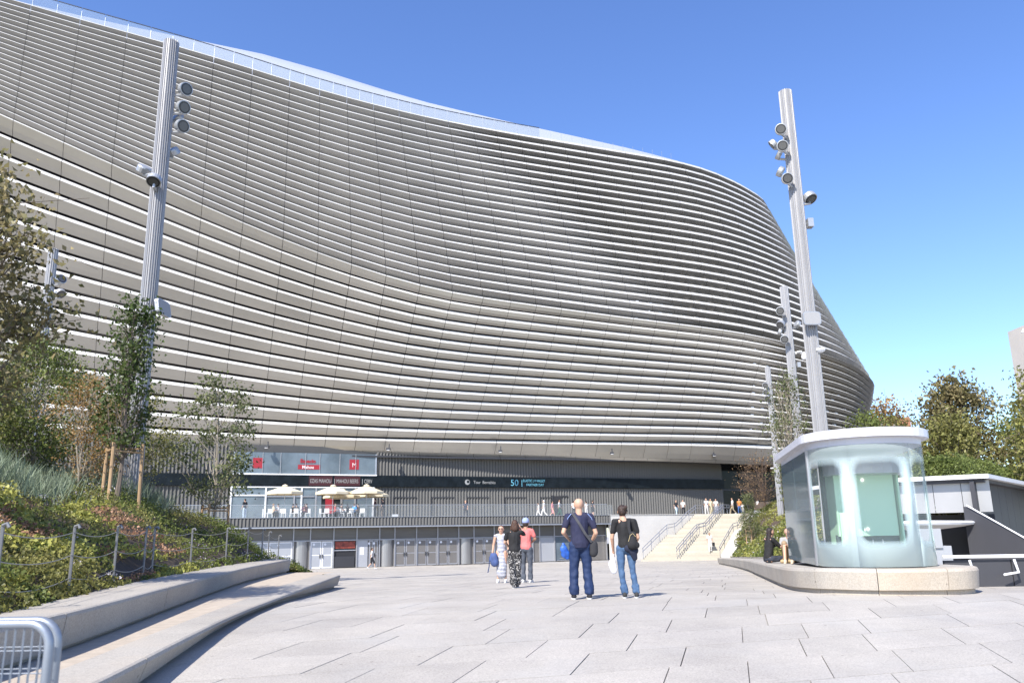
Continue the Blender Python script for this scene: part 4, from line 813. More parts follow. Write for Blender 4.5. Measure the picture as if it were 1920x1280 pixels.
# ---------------------------------------------------------------- cafe terrace furniture
UMB = mat('umbrella_canvas', (.64,.56,.40), .8); CHW = mat('white_plastic', (.62,.62,.60), .5); TBL = mat('table_top', (.35,.34,.33), .5)
def TP(px, v): # terrace floor point under a column of the photograph
    lo,hi = -60,20
    for _ in range(40):
        mid = (lo+hi)/2; q = B(mid,v,3.6)-Vector((0,0,CAMZ))
        if 960+F_PX*q.dot(cr)/q.dot(fw) < px: lo = mid
        else: hi = mid
    q = B(mid,v,3.4); return q
def umbrella(label, px, v, r_, h):
    q = TP(px, v); u_ = thing('parasol', label, 'parasol', q, R.random(), 'cream parasols on the terrace')
    mb = MB(); n = 8; top = (0,0,h); vs = [top]+[(r_*math.cos(6.283*k/n), r_*math.sin(6.283*k/n), h-.62) for k in range(n)]+[(r_*math.cos(6.283*k/n), r_*math.sin(6.283*k/n), h-.84) for k in range(n)]
    mb.add(vs, [(0,1+k,1+(k+1)%n) for k in range(n)]+[(1+k,9+k,9+(k+1)%n,1+(k+1)%n) for k in range(n)]); c_ = mb.build('canopy', UMB, u_); c_.modifiers.new('t','SOLIDIFY').thickness = .02
    mb = MB(); mb.lathe([(.3,h-.05),(.22,h+.02),(.03,h+.1)], n=8); mb.build('vent_cap', UMB, u_); mb = MB(); mb.tube([(0,0,0),(0,0,h)], .035, 6); mb.build('pole', ALU, u_)
    mb = MB(); mb.box((0,0,.05),(.5,.5,.1)); mb.build('base', STEELD, u_)
    for k in range(8): mb = MB(); mb.tube([(0,0,h-.75),(r_*.6*math.cos(6.283*k/n), r_*.6*math.sin(6.283*k/n), h-.42)], .012, 4); mb.build('rib', ALU, u_)
umbrella('cream parasol standing alone, leftmost on the café terrace', 532, 5.2, 1.72, 3.0); umbrella('cream parasol in the middle of the café terrace', 623, 5.4, 1.62, 3.0); umbrella('cream parasol nearest the right end of the café terrace', 686, 5.6, 1.62, 3.05)
umbrella('lower cream parasol half hidden behind the middle one', 641, 2.6, 1.9, 2.8); umbrella('lower cream parasol half hidden behind the rightmost one', 697, 2.8, 1.6, 2.9)
def chair(px, v, rz, lab, first=[None]):
    p = TP(px, v)
    if first[0] is None:
        c_ = thing('cafe_chair', lab, 'chair', p, rz, 'white café chairs'); q = MB(); q.box((0,0,.44),(.44,.42,.04)); q.build('seat', CHW, c_)
        q = MB(); q.box((0,.2,.68),(.42,.04,.34)); q.build('backrest', CHW, c_)
        for x,y_ in ((-.19,-.18),(.19,-.18),(-.19,.19),(.19,.19)): q = MB(); q.tube([(x*1.15,y_*1.15,0),(x,y_,.43 if y_ < 0 else .8)], .022, 5); q.build('leg', CHW, c_)
        first[0] = c_; return
    o = first[0].copy(); COL.objects.link(o); o.location = p; o.rotation_euler = (0,0,rz); o['label'] = lab
    for ch in first[0].children: c2 = ch.copy(); COL.objects.link(c2); c2.parent = o
CL = ['leftmost white café chair, empty, left of the leftmost parasol pole','white café chair of the diner in beige, second from the left','white café chair of the diner in white under the leftmost parasol','empty white café chair just right of the leftmost parasol pole','white café chair of the left diner in black between two parasols','white café chair of the right diner in black between two parasols','white café chair of the diner in dark red','white café chair of the diner in the pink top','empty white café chair left of the dark doorway','white café chair in front of the dark doorway','white café chair of the diner in dark brown by the middle pole','beige-looking white café chair behind the back table','white café chair of the diner in bright blue','white café chair of the diner in brown beside the bright blue one','rightmost white café chair, next to the left bar table']
for (px,v,rz),lab in zip(((497,6.2,2.0),(506,6.6,.2),(521,6.4,-.5),(533,6.6,3.0),(548,6.4,.3),(557,6.8,2.9),(569,6.4,-1.2),(577,6.9,.2),(604,6.6,2.2),(612,6.9,0.1),(640,6.8,.4),(646,6.3,3.0),(657,6.8,-.2),(667,6.2,2.8),(679,6.9,.1)), CL): chair(px,v,rz,lab)
def ctable(label, px, v):
    t = thing('cafe_table', label, 'table', TP(px,v), 0, 'small café tables'); q = MB(); q.lathe([(.38,.71),(.38,.74)], n=16); q.build('tabletop', TBL, t); q = MB(); q.tube([(0,0,0),(0,0,.72)],.03,6); q.lathe([(.22,0),(.2,.02)],n=10); q.build('leg', STEELD, t)
ctable('small round café table under the leftmost parasol', 514, 6.3); ctable('small round café table between the left and middle parasols', 562, 6.5); ctable('small round café table under the middle parasol', 625, 6.6); ctable('small round café table under the rightmost parasol', 662, 6.6); 
for px in (695,708): 
    t = thing('bar_table', 'tall dark bar table beside the rightmost parasol, '+('left' if px == 695 else 'right')+' of two', 'table', TP(px,6.6)); q = MB(); q.box((0,0,1.08),(.55,.55,.04)); q.build('tabletop', STEELD, t)
    for x,y_ in ((-.24,-.24),(.24,-.24),(-.24,.24),(.24,.24)): q = MB(); q.tube([(x,y_,0),(x,y_,1.07)],.02,5); q.build('leg', STEELD, t)
t = thing('terrace_planter', 'small pale bin standing on the terrace right of the parasols', 'bin', TP(741,6.0)); q = MB(); q.box((0,0,.15),(.6,.25,.3)); q.build('body', ALU, t); q = MB(); q.box((0,0,.31),(.64,.29,.03)); q.build('lid', FRAME, t)
# ---------------------------------------------------------------- people
SKIN = simple('skin', (.52,.31,.21), .55, var=.06, vs=8); SKIN2 = simple('skin_tan', (.38,.21,.13), .55, var=.05, vs=8); SKIN3 = simple('skin_dark', (.12,.065,.04), .55)
_mats = {}
def cm(c, **k):
    key = (c, tuple(sorted(k.items())))
    if key not in _mats: _mats[key] = mat('cloth', c, .85, var=.12, vs=5, bump=.25, bs=12, **k)
    return _mats[key]
def cap_(mb, a, ra, b, rb, sy=1.0, n=12, F_=None):
    a, b = Vector(a), Vector(b); d = b-a; L = d.length or 1e-4; M = (d.normalized().to_track_quat('Z','Y').to_matrix() if d.length > 1e-4 else Matrix.Identity(3)); pr = []
    for k in range(5): t = math.pi/2*k/4; pr.append((max(.001,ra*math.sin(t)), -ra*math.cos(t)))
    for k in range(5): t = math.pi/2*k/4; pr.append((max(.001,rb*math.cos(t)), L+rb*math.sin(t)))
    k0 = len(mb.v); mb.lathe(pr, c=a, n=n, M=M)
    if sy != 1.0:
        for i in range(k0, len(mb.v)): v = mb.v[i]; t = min(1,max(0,(Vector(v)-a).dot(d)/(L*L))); cy = a.y+(b.y-a.y)*t; mb.v[i] = (v[0], cy+(v[1]-cy)*sy, v[2])
def fuse(mb, vox, name, mt, parent, smooth_it=4, cut=None):
    o = obj('t', mb.mesh('t')); m_ = o.modifiers.new('r','REMESH'); m_.mode = 'VOXEL'; m_.voxel_size = vox; m_.use_smooth_shade = True
    s_ = o.modifiers.new('s','SMOOTH'); s_.iterations = smooth_it; s_.factor = .5
    me = bpy.data.meshes.new_from_object(o.evaluated_get(bpy.context.evaluated_depsgraph_get())); bpy.data.objects.remove(o); me.name = name
    if vox < .017 and name in ('shirt','trousers','skirt'):
        nr = [v.normal.copy() for v in me.vertices]
        for v,n_ in zip(me.vertices, nr):
            c = v.co; f = noise.noise(Vector((c.x*9,c.y*9,c.z*(5 if name == 'shirt' else 13)))) + .5*noise.noise(Vector((c.x*19+4,c.y*19,c.z*12))); v.co = c+n_*f*(.0135 if name != 'shirt' else .012)
    if cut is not None:
        bm = bmesh.new(); bm.from_mesh(me); r_ = bmesh.ops.bisect_plane(bm, geom=bm.verts[:]+bm.edges[:]+bm.faces[:], plane_co=(0,0,cut[0]), plane_no=(0,cut[1],-1), clear_outer=True)
        ed = [e for e in r_['geom_cut'] if isinstance(e, bmesh.types.BMEdge)]; bmesh.ops.holes_fill(bm, edges=ed, sides=0); bm.to_mesh(me); bm.free()
    return obj(name, me, mt, parent, smooth=True)
BASE = dict(head=(0,.015,1.622), neck=(0,0,1.50), chest=(0,.0,1.32), waist=(0,0,1.08), hips=(0,-.01,.95), shL=(-.185,0,1.43), shR=(.185,0,1.43), elL=(-.25,-.02,1.14), elR=(.25,-.02,1.14), wrL=(-.25,.08,.90), wrR=(.25,.08,.90),
            hpL=(-.095,0,.92), hpR=(.095,0,.92), knL=(-.11,.02,.50), knR=(.11,.02,.50), anL=(-.12,-.02,.09), anR=(.12,-.02,.09))
def person(label, pos, rz, H=1.72, shirt=(.5,.5,.5), legs=(.05,.08,.15), hair=(.03,.02,.015), skin=None, sleeve='short', bottom='trousers', hairstyle='short', shoes=(.6,.6,.6), vox=.03, J={}, build=1.0, walk=0, sit=False, tilt=None, shirt_m=None, legs_m=None, shirt_len=.0, group=None, wide=1.0):
    skin = skin or SKIN; j = {k: Vector(v) for k,v in BASE.items()}
    if walk:
        s_ = walk; j['knR'] += Vector((0,.18*s_,.02)); j['anR'] += Vector((0,.30*s_,.0)); j['knL'] += Vector((0,-.05*s_,0)); j['anL'] += Vector((0,-.32*s_,.06)); j['wrL'] += Vector((.02,.16*s_,.05)); j['wrR'] += Vector((-.02,-.22*s_,.02)); j['elR'] += Vector((0,-.08*s_,0))
    if sit:
        for s_ in 'LR':
            sg = -1 if s_ == 'L' else 1; j['hp'+s_] = Vector((.1*sg,0,.52)); j['kn'+s_] = Vector((.13*sg,.42,.50)); j['an'+s_] = Vector((.13*sg,.42,.09))
        dz = Vector((0,0,-.42))
        for k in ('head','neck','chest','waist','hips','shL','shR','elL','elR'): j[k] += dz
        j['wrL'] = Vector((-.12,.34,.72)); j['wrR'] = Vector((.12,.34,.72)); j['elL'] += Vector((0,.06,0)); j['elR'] += Vector((0,.06,0))
    for k,v in J.items(): j[k] = Vector(v)
    root = thing('person', label, 'person', pos, rz, group); k_ = H/1.75; root.scale = (k_*1.0,k_,k_); w_ = build
    near = vox < .02
    b = MB(); hd = j['head']; nk = j['neck']
    cap_(b, hd+Vector((0,-.01,.035)), .090, hd+Vector((0,-.005,.01)), .089, 1.12); cap_(b, hd+Vector((0,.018,-.03)), .070, hd+Vector((0,.032,-.068)), .048)   # skull, jaw
    cap_(b, nk+Vector((0,-.01,-.05)), .066, hd+Vector((0,-.012,-.05)), .060)
    if near:
        cap_(b, hd+Vector((0,.092,.0)), .010, hd+Vector((0,.104,-.022)), .013)   # nose
        for s_ in (-1,1): cap_(b, hd+Vector((s_*.09,-.01,.01)), .012, hd+Vector((s_*.09,-.005,-.02)), .010)      # ears
    cap_(b, j['chest'], .125*w_, j['waist'], .115*w_, .8); cap_(b, j['waist'], .115*w_, j['hips'], .13*w_, .85); cap_(b, j['shL'], .055, j['shR'], .055)
    cap_(b, nk+Vector((0,0,-.04)), .05, j['chest'], .12*w_, .8)
    for s_ in 'LR':
        cap_(b, j['sh'+s_], .052, j['el'+s_], .040); cap_(b, j['el'+s_], .041, j['wr'+s_], .027)
        wv = j['wr'+s_]; dv = (wv-j['el'+s_]).normalized(); hv = wv+dv*.07; sd = -1 if s_ == 'L' else 1; cap_(b, wv+dv*.02, .024, hv, .030, .8)
        if near:
            lat = Vector((0,1,0)); lat = (lat-dv*lat.dot(dv)).normalized(); inn_ = Vector((-sd*.5,.2,0))
            for f_ in range(4): o_ = lat*(.027-.018*f_); p1 = hv+o_+dv*.03; cap_(b, p1, .0085, p1+dv*(.034-.004*abs(f_-1))+inn_*.012, .008, n=8); p2 = p1+dv*(.034-.004*abs(f_-1))+inn_*.012; cap_(b, p2, .008, p2+dv*.022+inn_*.03, .0072, n=8)
            t0 = wv+dv*.03+lat*.024; cap_(b, t0, .010, t0+lat*.026+dv*.03, .009, n=8); cap_(b, t0+lat*.026+dv*.03, .009, t0+lat*.030+dv*.055, .008, n=8)
        else: cap_(b, hv, .026, hv+dv*.06, .018)
        cap_(b, j['hp'+s_], .085*w_, j['kn'+s_], .054); cap_(b, j['kn'+s_], .053, j['an'+s_], .036); an = j['an'+s_]; cap_(b, an+Vector((0,0,-.03)), .035, an+Vector((0,.13,-.055)), .028)
    fuse(b, max(vox*.62,.0085) if near else vox*.85, 'body', skin, root, 2 if near else 2)
    # shirt
    t = MB(); g_ = .018; cap_(t, j['chest']+Vector((0,.005,0)), (.125+g_)*w_, j['waist'], (.118+g_)*w_*wide, .84); cap_(t, j['waist'], (.118+g_)*w_*wide, j['hips']+Vector((0,0,.02-shirt_len)), (.132+g_)*w_*wide, .86); cap_(t, j['shL'], .062, j['shR'], .062, .95); cap_(t, nk+Vector((0,-.005,-.055)), .06, j['chest'], (.12+g_)*w_, .85)
    for s_ in 'LR':
        a, e, wv = j['sh'+s_], j['el'+s_], j['wr'+s_]
        if sleeve == 'short': cap_(t, a, .064, a.lerp(e,.62), .062)
        elif sleeve == 'long': cap_(t, a, .062, e, .05); cap_(t, e, .05, e.lerp(wv,.93), .036)
    cap_(t, nk+Vector((0,-.01,-.035)), .05, j['shL'], .055, .95); cap_(t, nk+Vector((0,-.01,-.035)), .05, j['shR'], .055, .95)
    fuse(t, vox*.8, 'shirt', shirt_m or cm(shirt), root, 3, cut=(j['hips'].z-.035-shirt_len, .05))
    # bottoms
    t = MB(); cap_(t, j['waist']+Vector((0,0,-.04)), .122*w_, j['hips'], .140*w_, .86)
    if bottom == 'skirt': 
        c_ = (j['knL']+j['knR'])/2; cap_(t, j['hips'], .145*w_, c_+Vector((0,0,-.02)), .17, .75); 
        if shirt_len < 0: cap_(t, c_, .17, c_+Vector((0,0,-.22)), .16, .7)
    else:
        for s_ in 'LR':
            h_, kn, an = j['hp'+s_], j['kn'+s_], j['an'+s_]; wd = .014 if bottom == 'trousers' else (.008 if bottom == 'slim' else (.03 if bottom == 'wide' else .022))
            cap_(t, h_, .094*w_, kn, .056+wd)
            if bottom != 'shorts': cap_(t, kn, .056+wd, kn.lerp(an,.93), .044+wd*1.25)
    if near and bottom in ('trousers','wide','slim'):
        for s_ in 'LR':
            kn, an = j['kn'+s_], j['an'+s_]
            for q_ in range(4): f_ = .72+.07*q_; c_ = kn.lerp(an,f_); cap_(t, c_+Vector((.02*(-1)**q_,0,.008)), .050+(.008 if bottom!='wide' else .022), c_+Vector((-.02*(-1)**q_,0,-.008)), .048+(.008 if bottom!='wide' else .022), .95)
    if not sit and bottom != 'skirt' and bottom != 'shorts' and j['anL'].z < .2 and j['hips'].z > .5: cut_ = (.075,0)
    else: cut_ = None
    fuse(t, vox*.8, {'skirt':'skirt','shorts':'shorts'}.get(bottom,'trousers'), legs_m or cm(legs), root, 3, cut=cut_)
    for s_ in 'LR':
        an = j['an'+s_]; t = MB(); cap_(t, an+Vector((0,-.02,-.035)), .046, an+Vector((0,.14,-.055)), .037); cap_(t, an+Vector((0,0,.01)), .046, an+Vector((0,.03,-.03)), .045)
        sh = fuse(t, vox*.7, 'shoe', cm(shoes), root, 2)
        if near: q = MB(); q.lathe([(.048,-.012),(.05,.012)], c=an+Vector((0,.055,-.082)), n=16, sx=1, sy=2.9); q.build('sole', CHW, sh)
    if hairstyle != 'bald':
        t = MB(); cap_(t, hd+Vector((0,-.025,.052)), .090, hd+Vector((0,-.035,.0)), .088, 1.08)
        if hairstyle == 'bob': cap_(t, hd+Vector((0,-.05,.0)), .095, hd+Vector((0,-.055,-.09)), .10, .8); [cap_(t, hd+Vector((s_*.07,-.01,0)), .04, hd+Vector((s_*.09,-.01,-.11)), .045) for s_ in (-1,1)]
        if hairstyle == 'long': cap_(t, hd+Vector((0,-.06,.02)), .085, hd+Vector((.0,-.13,-.42)), .085, .6); cap_(t, hd+Vector((0,-.13,-.4)), .085, hd+Vector((.01,-.15,-.55)), .05, .6)
        if hairstyle == 'tousled': [cap_(t, hd+Vector((R.gauss(0,.04),-.04+R.gauss(0,.035),.065+R.gauss(0,.02))), .040, hd+Vector((R.gauss(0,.045),-.055+R.gauss(0,.035),.06+R.gauss(0,.035))), .034, n=8) for _ in range(16)]
        if near: fuse(t, .010, 'hair', mat('hair', hair, .6, var=.5, vs=14, bump=.8, bs=60, stretch=(1,1,.3)), root, 1)
        else: fuse(t, vox*.8, 'hair', cm(hair), root, 1)
    if near:
        for s_ in (-1,1): q = MB(); q.lathe([(.001,-.011),(.009,-.006),(.011,0),(.009,.006),(.001,.011)], c=hd+Vector((s_*.032,.082,.012)), n=8); q.build('eye', simple('eye_white',(.6,.6,.6),.3), root)
        q = MB(); q.tube([hd+Vector((-.022,.088,-.045)), hd+Vector((0,.096,-.047)), hd+Vector((.022,.088,-.045))], .005, 5); q.build('mouth', simple('lip',(.40,.15,.12),.5), root)
    return root, j, k_
def strap(name, root_mat, pts, wd, parent): 
    q = MB(); P_ = [Vector(p) for p in pts]
    for a,b in zip(P_[:-1],P_[1:]):
        d = (b-a).normalized(); s_ = d.cross(Vector((0,1,0))).normalized()*wd/2; n_ = Vector((0,.006,0)); q.hexa([a-s_-n_,a+s_-n_,a+s_+n_,a-s_+n_],[b-s_-n_,b+s_-n_,b+s_+n_,b-s_+n_])
    return q.build(name, root_mat, parent)
def bag(name, label, root, k_, parts, cat, mt):       # bag modelled in the wearer's local frame
    b_ = thing(name, label, cat, root.location, root.rotation_euler.z); b_.scale = root.scale; t = MB()
    for a,ra,b,rb,sy in parts: cap_(t, a, ra, b, rb, sy)
    fuse(t, .012, 'bag_body', mt, b_, 4); return b_
def gp(px, py_, y): x = P(px, py_, y).x; return Vector((x, y, gz(y)))
# man in navy, seen from behind
MJ = dict(elL=(-.30,-.05,1.15), wrL=(-.19,.14,1.04), elR=(.29,-.04,1.13), wrR=(.21,.14,.93), anL=(-.145,-.06,.09), anR=(.13,-.08,.09), knL=(-.125,.0,.50), knR=(.115,.0,.50), shL=(-.20,0,1.43), shR=(.20,0,1.43), head=(.0,-.0,1.625))
NAVY = mat('navy_polo', (.016,.018,.048), .85, var=.15, vs=4, bump=.4, bs=9); NAVT = mat('navy_track_trousers', (.007,.022,.075), .75, var=.2, vs=4, bump=.5, bs=8, stretch=(1,1,.3))
r_, j_, k_ = person('bald man in navy polo and blue track trousers seen from behind', gp(1091,1119,15.6), rad(3), 1.80, skin=SKIN, J=MJ, vox=.018, hairstyle='bald', shirt_m=NAVY, legs_m=NAVT, shoes=(.02,.02,.025), build=1.18, bottom='wide', wide=1.02, shirt_len=.03)
for s_ in (-1,1): q = MB(); q.tube([(s_*.15,-.065,1.475),(s_*.215,-.07,1.40),(s_*.235,-.06,1.34)], .006, 5); q.build('shoulder_piping', cm((.25,.35,.6)), r_)
b_ = bag('crossbody_bag', 'black cross-body bag hanging at the right hip of the bald man', r_, k_, [((.235,-.10,.80),.075,(.24,-.10,.93),.07,.75),((.225,-.10,.78),.07,(.225,-.10,.90),.065,.8)], 'bag', cm((.025,.025,.028)))
strap('shoulder_strap', cm((.05,.05,.055)), [(-.145,-.03,1.50),(-.12,-.09,1.47),(-.02,-.158,1.30),(.08,-.168,1.12),(.20,-.14,.97)], .045, b_)
bag('drawstring_bag', 'bright blue bag held at the left side of the bald man', r_, k_, [((-.30,.0,.94),.035,(-.27,.0,.78),.085,.5),((-.30,-.02,.86),.07,(-.24,.0,.72),.05,.5)], 'bag', mat('blue_nylon',(.02,.09,.38),.5,var=.4,vs=12))
# woman in black shirt and jeans
WJ = dict(head=(-.03,.03,1.615), neck=(-.01,.01,1.49), elL=(-.25,.03,1.13), wrL=(-.235,.14,.90), elR=(.25,.0,1.12), wrR=(.20,.12,1.0), anL=(-.055,-.10,.09), anR=(.17,-.06,.09), knL=(-.10,-.02,.50), knR=(.12,.0,.50), hpL=(-.10,0,.90), hpR=(.09,0,.90))
JEAN = mat('blue_jeans', (.03,.07,.15), .85, c2=(.07,.13,.23), vs=4, bump=.4, bs=12)
r_, j_, k_ = person('dark-haired woman in black t-shirt and blue jeans seen from behind', gp(1177,1119,15.7), rad(-6), 1.67, skin=SKIN, J=WJ, vox=.018, hairstyle='tousled', hair=(.035,.018,.012), shirt=(.012,.012,.013), legs_m=JEAN, shoes=(.03,.03,.03), build=1.0, bottom='slim')
BLK = cm((.014,.014,.016)); b_ = bag('backpack', 'small black backpack slung low on the woman in jeans', r_, k_, [((.13,-.19,1.00),.10,(.15,-.18,1.17),.075,.62),((.20,-.17,.98),.075,(.12,-.17,.97),.08,.7)], 'backpack', BLK)
strap('shoulder_strap', BLK, [(.10,-.02,1.49),(.09,-.10,1.45),(.08,-.15,1.32),(.10,-.18,1.2)], .05, b_); q = MB(); q.tube([(.06,-.245,1.05),(.10,-.25,1.17),(.15,-.25,1.20),(.20,-.24,1.14)], .005, 4); q.build('zip', cm((.5,.4,.2)), b_)
bag('tied_jacket', 'dark navy jacket tied at the hip of the woman in jeans', r_, k_, [((.05,-.11,.92),.08,(.17,-.09,.88),.08,.75),((.14,-.12,.86),.08,(.17,-.10,.74),.055,.6)], 'jacket', cm((.012,.016,.035)))
pb_ = thing('plastic_bag', 'thin white plastic bag held low beside the woman in jeans', 'bag', r_.location, r_.rotation_euler.z); pb_.scale = r_.scale; t = MB(); cap_(t,(-.25,.16,.80),.03,(-.27,.14,.62),.075,.5); cap_(t,(-.27,.14,.62),.08,(-.24,.13,.50),.07,.5); fuse(t,.015,'bag_body', mat('thin_plastic',(.75,.76,.8),.4,alpha=.75), pb_)
# group at centre left
PAT = mat('patterned_cloth', (.02,.02,.022), .8); n_ = PAT.node_tree.nodes; l_ = PAT.node_tree.links
tc = n_.new('ShaderNodeTexCoord'); nz_ = n_.new('ShaderNodeTexVoronoi'); nz_.inputs['Scale'].default_value = 11; nz_.feature = 'SMOOTH_F1'; nn_ = n_.new('ShaderNodeTexNoise'); nn_.inputs['Scale'].default_value = 7; l_.new(tc.outputs['Object'], nn_.inputs[0]); l_.new(nn_.outputs['Color'], nz_.inputs['Vector'])
rp_ = n_.new('ShaderNodeValToRGB'); rp_.color_ramp.interpolation = 'CONSTANT'; rp_.color_ramp.elements[0].color = (.5,.48,.45,1); rp_.color_ramp.elements[1].color = (.015,.015,.017,1); rp_.color_ramp.elements[1].position = .31; l_.new(nz_.outputs['Distance'], rp_.inputs[0]); l_.new(rp_.outputs[0], n_['Principled BSDF'].inputs['Base Color'])
STR = mat('striped_cloth', (.6,.6,.6), .8); n_ = STR.node_tree.nodes; l_ = STR.node_tree.links; tc = n_.new('ShaderNodeTexCoord'); wv_ = n_.new('ShaderNodeTexWave'); wv_.bands_direction = 'Z'; wv_.inputs['Scale'].default_value = 7.5; l_.new(tc.outputs['Object'], wv_.inputs[0]); rp_ = n_.new('ShaderNodeValToRGB'); rp_.color_ramp.interpolation = 'CONSTANT'; rp_.color_ramp.elements[0].color = (.04,.06,.13,1); rp_.color_ramp.elements[1].color = (.62,.62,.64,1); rp_.color_ramp.elements[1].position = .4; l_.new(wv_.outputs[0], rp_.inputs[0]); l_.new(rp_.outputs[0], n_['Principled BSDF'].inputs['Base Color'])
CJ = dict(elR=(.27,.16,1.36), wrR=(.13,.20,1.58), elL=(-.26,.05,1.17), wrL=(-.16,.2,1.05), anL=(-.03,-.16,.09), anR=(.06,.0,.09), knL=(-.07,-.04,.50), knR=(.08,.04,.5), head=(.02,.02,1.62))
person('woman with brown bob in black top and patterned trousers seen from behind', gp(966,1100,21.0), rad(-4), 1.63, J=CJ, vox=.018, hairstyle='bob', hair=(.06,.028,.016), shirt=(.012,.012,.013), legs_m=PAT, shoes=(.12,.12,.12), build=1.15, bottom='wide')
PJ = dict(elR=(.26,.05,1.20), wrR=(.10,.22,1.12), elL=(-.26,.06,1.2), wrL=(-.1,.22,1.2), anL=(-.09,-.04,.09), anR=(.10,.02,.09))
r_, j_, k_ = person('man in salmon t-shirt and pale blue cap behind the brown-haired woman', gp(988,1090,24.4), rad(-25), 1.78, skin=SKIN2, J=PJ, vox=.019, hairstyle='short', shirt=(.62,.16,.15), legs=(.07,.08,.10), shoes=(.55,.55,.55), build=1.12, bottom='trousers')
cp = thing('cap', 'pale blue baseball cap on the man in the salmon t-shirt', 'cap', r_.location, r_.rotation_euler.z); cp.scale = r_.scale; t = MB(); cap_(t,(0,-.01,1.70),.103,(0,-.01,1.69),.103,1.1); cap_(t,(0,.10,1.685),.06,(0,.14,1.68),.05,1.0); fuse(t,.014,'crown',cm((.28,.34,.55)),cp,2)
GJ = dict(elL=(-.24,.02,1.16), wrL=(-.22,.08,.92), elR=(.25,.0,1.15), wrR=(.28,.06,.90))
r_, j_, k_ = person('young woman in a long striped dress facing the camera, sunglasses on', gp(941,1088,24.6), rad(172), 1.62, J=GJ, vox=.019, hairstyle='short', hair=(.08,.04,.03), shirt_m=STR, legs_m=STR, bottom='skirt', shirt_len=-.02, shoes=(.6,.6,.6), sleeve='none')
g_ = thing('sunglasses', 'dark sunglasses worn by the woman in the striped dress', 'sunglasses', r_.location, r_.rotation_euler.z); g_.scale = r_.scale
for s_ in (-1,1): q = MB(); q.box((s_*.033,.100,1.648),(.052,.014,.034)); q.build('lens', cm((.02,.01,.012)), g_)
q = MB(); q.box((0,.101,1.655),(.03,.01,.008)); q.build('bridge', cm((.02,.01,.012)), g_)
b_ = bag('backpack', 'blue backpack dangling from the hand of the striped dress woman', r_, k_, [((.20,.16,.62),.13,(.20,.16,.82),.10,.6),((.30,.12,.70),.08,(.28,.13,.86),.06,.7)], 'backpack', mat('blue_canvas',(.05,.08,.20),.8,var=.25,vs=7)); strap('strap', cm((.03,.05,.12)), [(.36,.12,.80),(.38,.12,.5),(.42,.12,.32)], .03, b_)
# seated pair on the kiosk bench
SJ = dict(hpL=(-.1,0,.10), hpR=(.1,0,.10), hips=(0,-.01,.12), waist=(0,.01,.27), chest=(0,.05,.50), neck=(0,.08,.69), head=(0,.13,.81), shL=(-.17,.07,.62), shR=(.17,.07,.62), elL=(-.20,.25,.42), elR=(.20,.27,.42), wrL=(-.08,.42,.50), wrR=(.08,.42,.50), knL=(-.16,.40,.12), knR=(.16,.40,.12), anL=(.05,.55,.05), anR=(-.05,.60,.05))
yb = 22.6; sb = thing('x','x','x'); bpy.data.objects.remove(sb)
px_ = P(1441,1040,yb).x
person('seated woman with very long dark hair in black, looking at her phone', Vector((px_,yb,ptop(yb)-.0)), rad(-72), 1.70, J=SJ, vox=.016, hairstyle='long', hair=(.018,.011,.010), shirt=(.012,.012,.013), legs=(.03,.035,.05), sleeve='long', shoes=(.3,.25,.2))
ph = thing('phone', 'dark phone held up by the seated long-haired woman', 'phone', (px_+.43,yb+.18,ptop(yb)+.55)); q = MB(); q.box((0,0,0),(.012,.075,.15), .3); q.build('phone_body', BLK, ph)
S2 = dict(hpL=(-.09,0,.10), hpR=(.09,0,.10), hips=(0,-.01,.12), waist=(0,-.06,.27), chest=(0,-.10,.50), neck=(0,-.08,.69), head=(0,-.04,.81), shL=(-.17,-.09,.62), shR=(.17,-.09,.62), elL=(-.2,.1,.42), elR=(.2,.1,.42), wrL=(-.08,.30,.46), wrR=(.08,.30,.46), knL=(-.09,.36,.50), knR=(.09,.32,.52), anL=(-.09,.56,.06), anR=(.09,.50,.06))
px2 = P(1474,1040,yb-.5).x
person('bare-legged person with knees drawn up beside the kiosk glass', Vector((px2+.22,yb-.1,ptop(yb))), rad(158), 1.70, J=S2, vox=.018, hair=(.05,.03,.02), shirt=(.3,.3,.3), legs=(.30,.22,.14), bottom='shorts', shoes=(.5,.4,.3))
t = MB(); cap_(t,(0,0,.08),.09,(.22,.05,.09),.08,.8); cap_(t,(.1,-.1,.1),.08,(.2,-.05,.14),.06); hb = thing('handbag', 'black bag and bundled jacket lying on the bench between the seated pair', 'bag', (px_+.62,yb-.22,ptop(yb))); fuse(t,.014,'bag_body',BLK,hb,3); q = MB(); q.tube([(0,-.05,.14),(.06,-.06,.26),(.14,-.05,.27),(.2,-.03,.16)], .009, 5); q.build('handle', BLK, hb)
t = MB(); cap_(t,(0,0,.045),.05,(.3,.0,.05),.05,1.2); cap_(t,(.1,.05,.05),.05,(.25,.06,.07),.05); hb = thing('straw_bag', 'flat tan straw bag lying on the bench beside the seated woman', 'bag', (px_+.25,yb-.30,ptop(yb))); fuse(t,.014,'bag_body',cm((.42,.30,.16)),hb,3); q = MB(); q.tube([(0,0,.09),(.1,0,.16),(.22,0,.10)], .008, 5); q.build('handle', cm((.3,.2,.1)), hb)
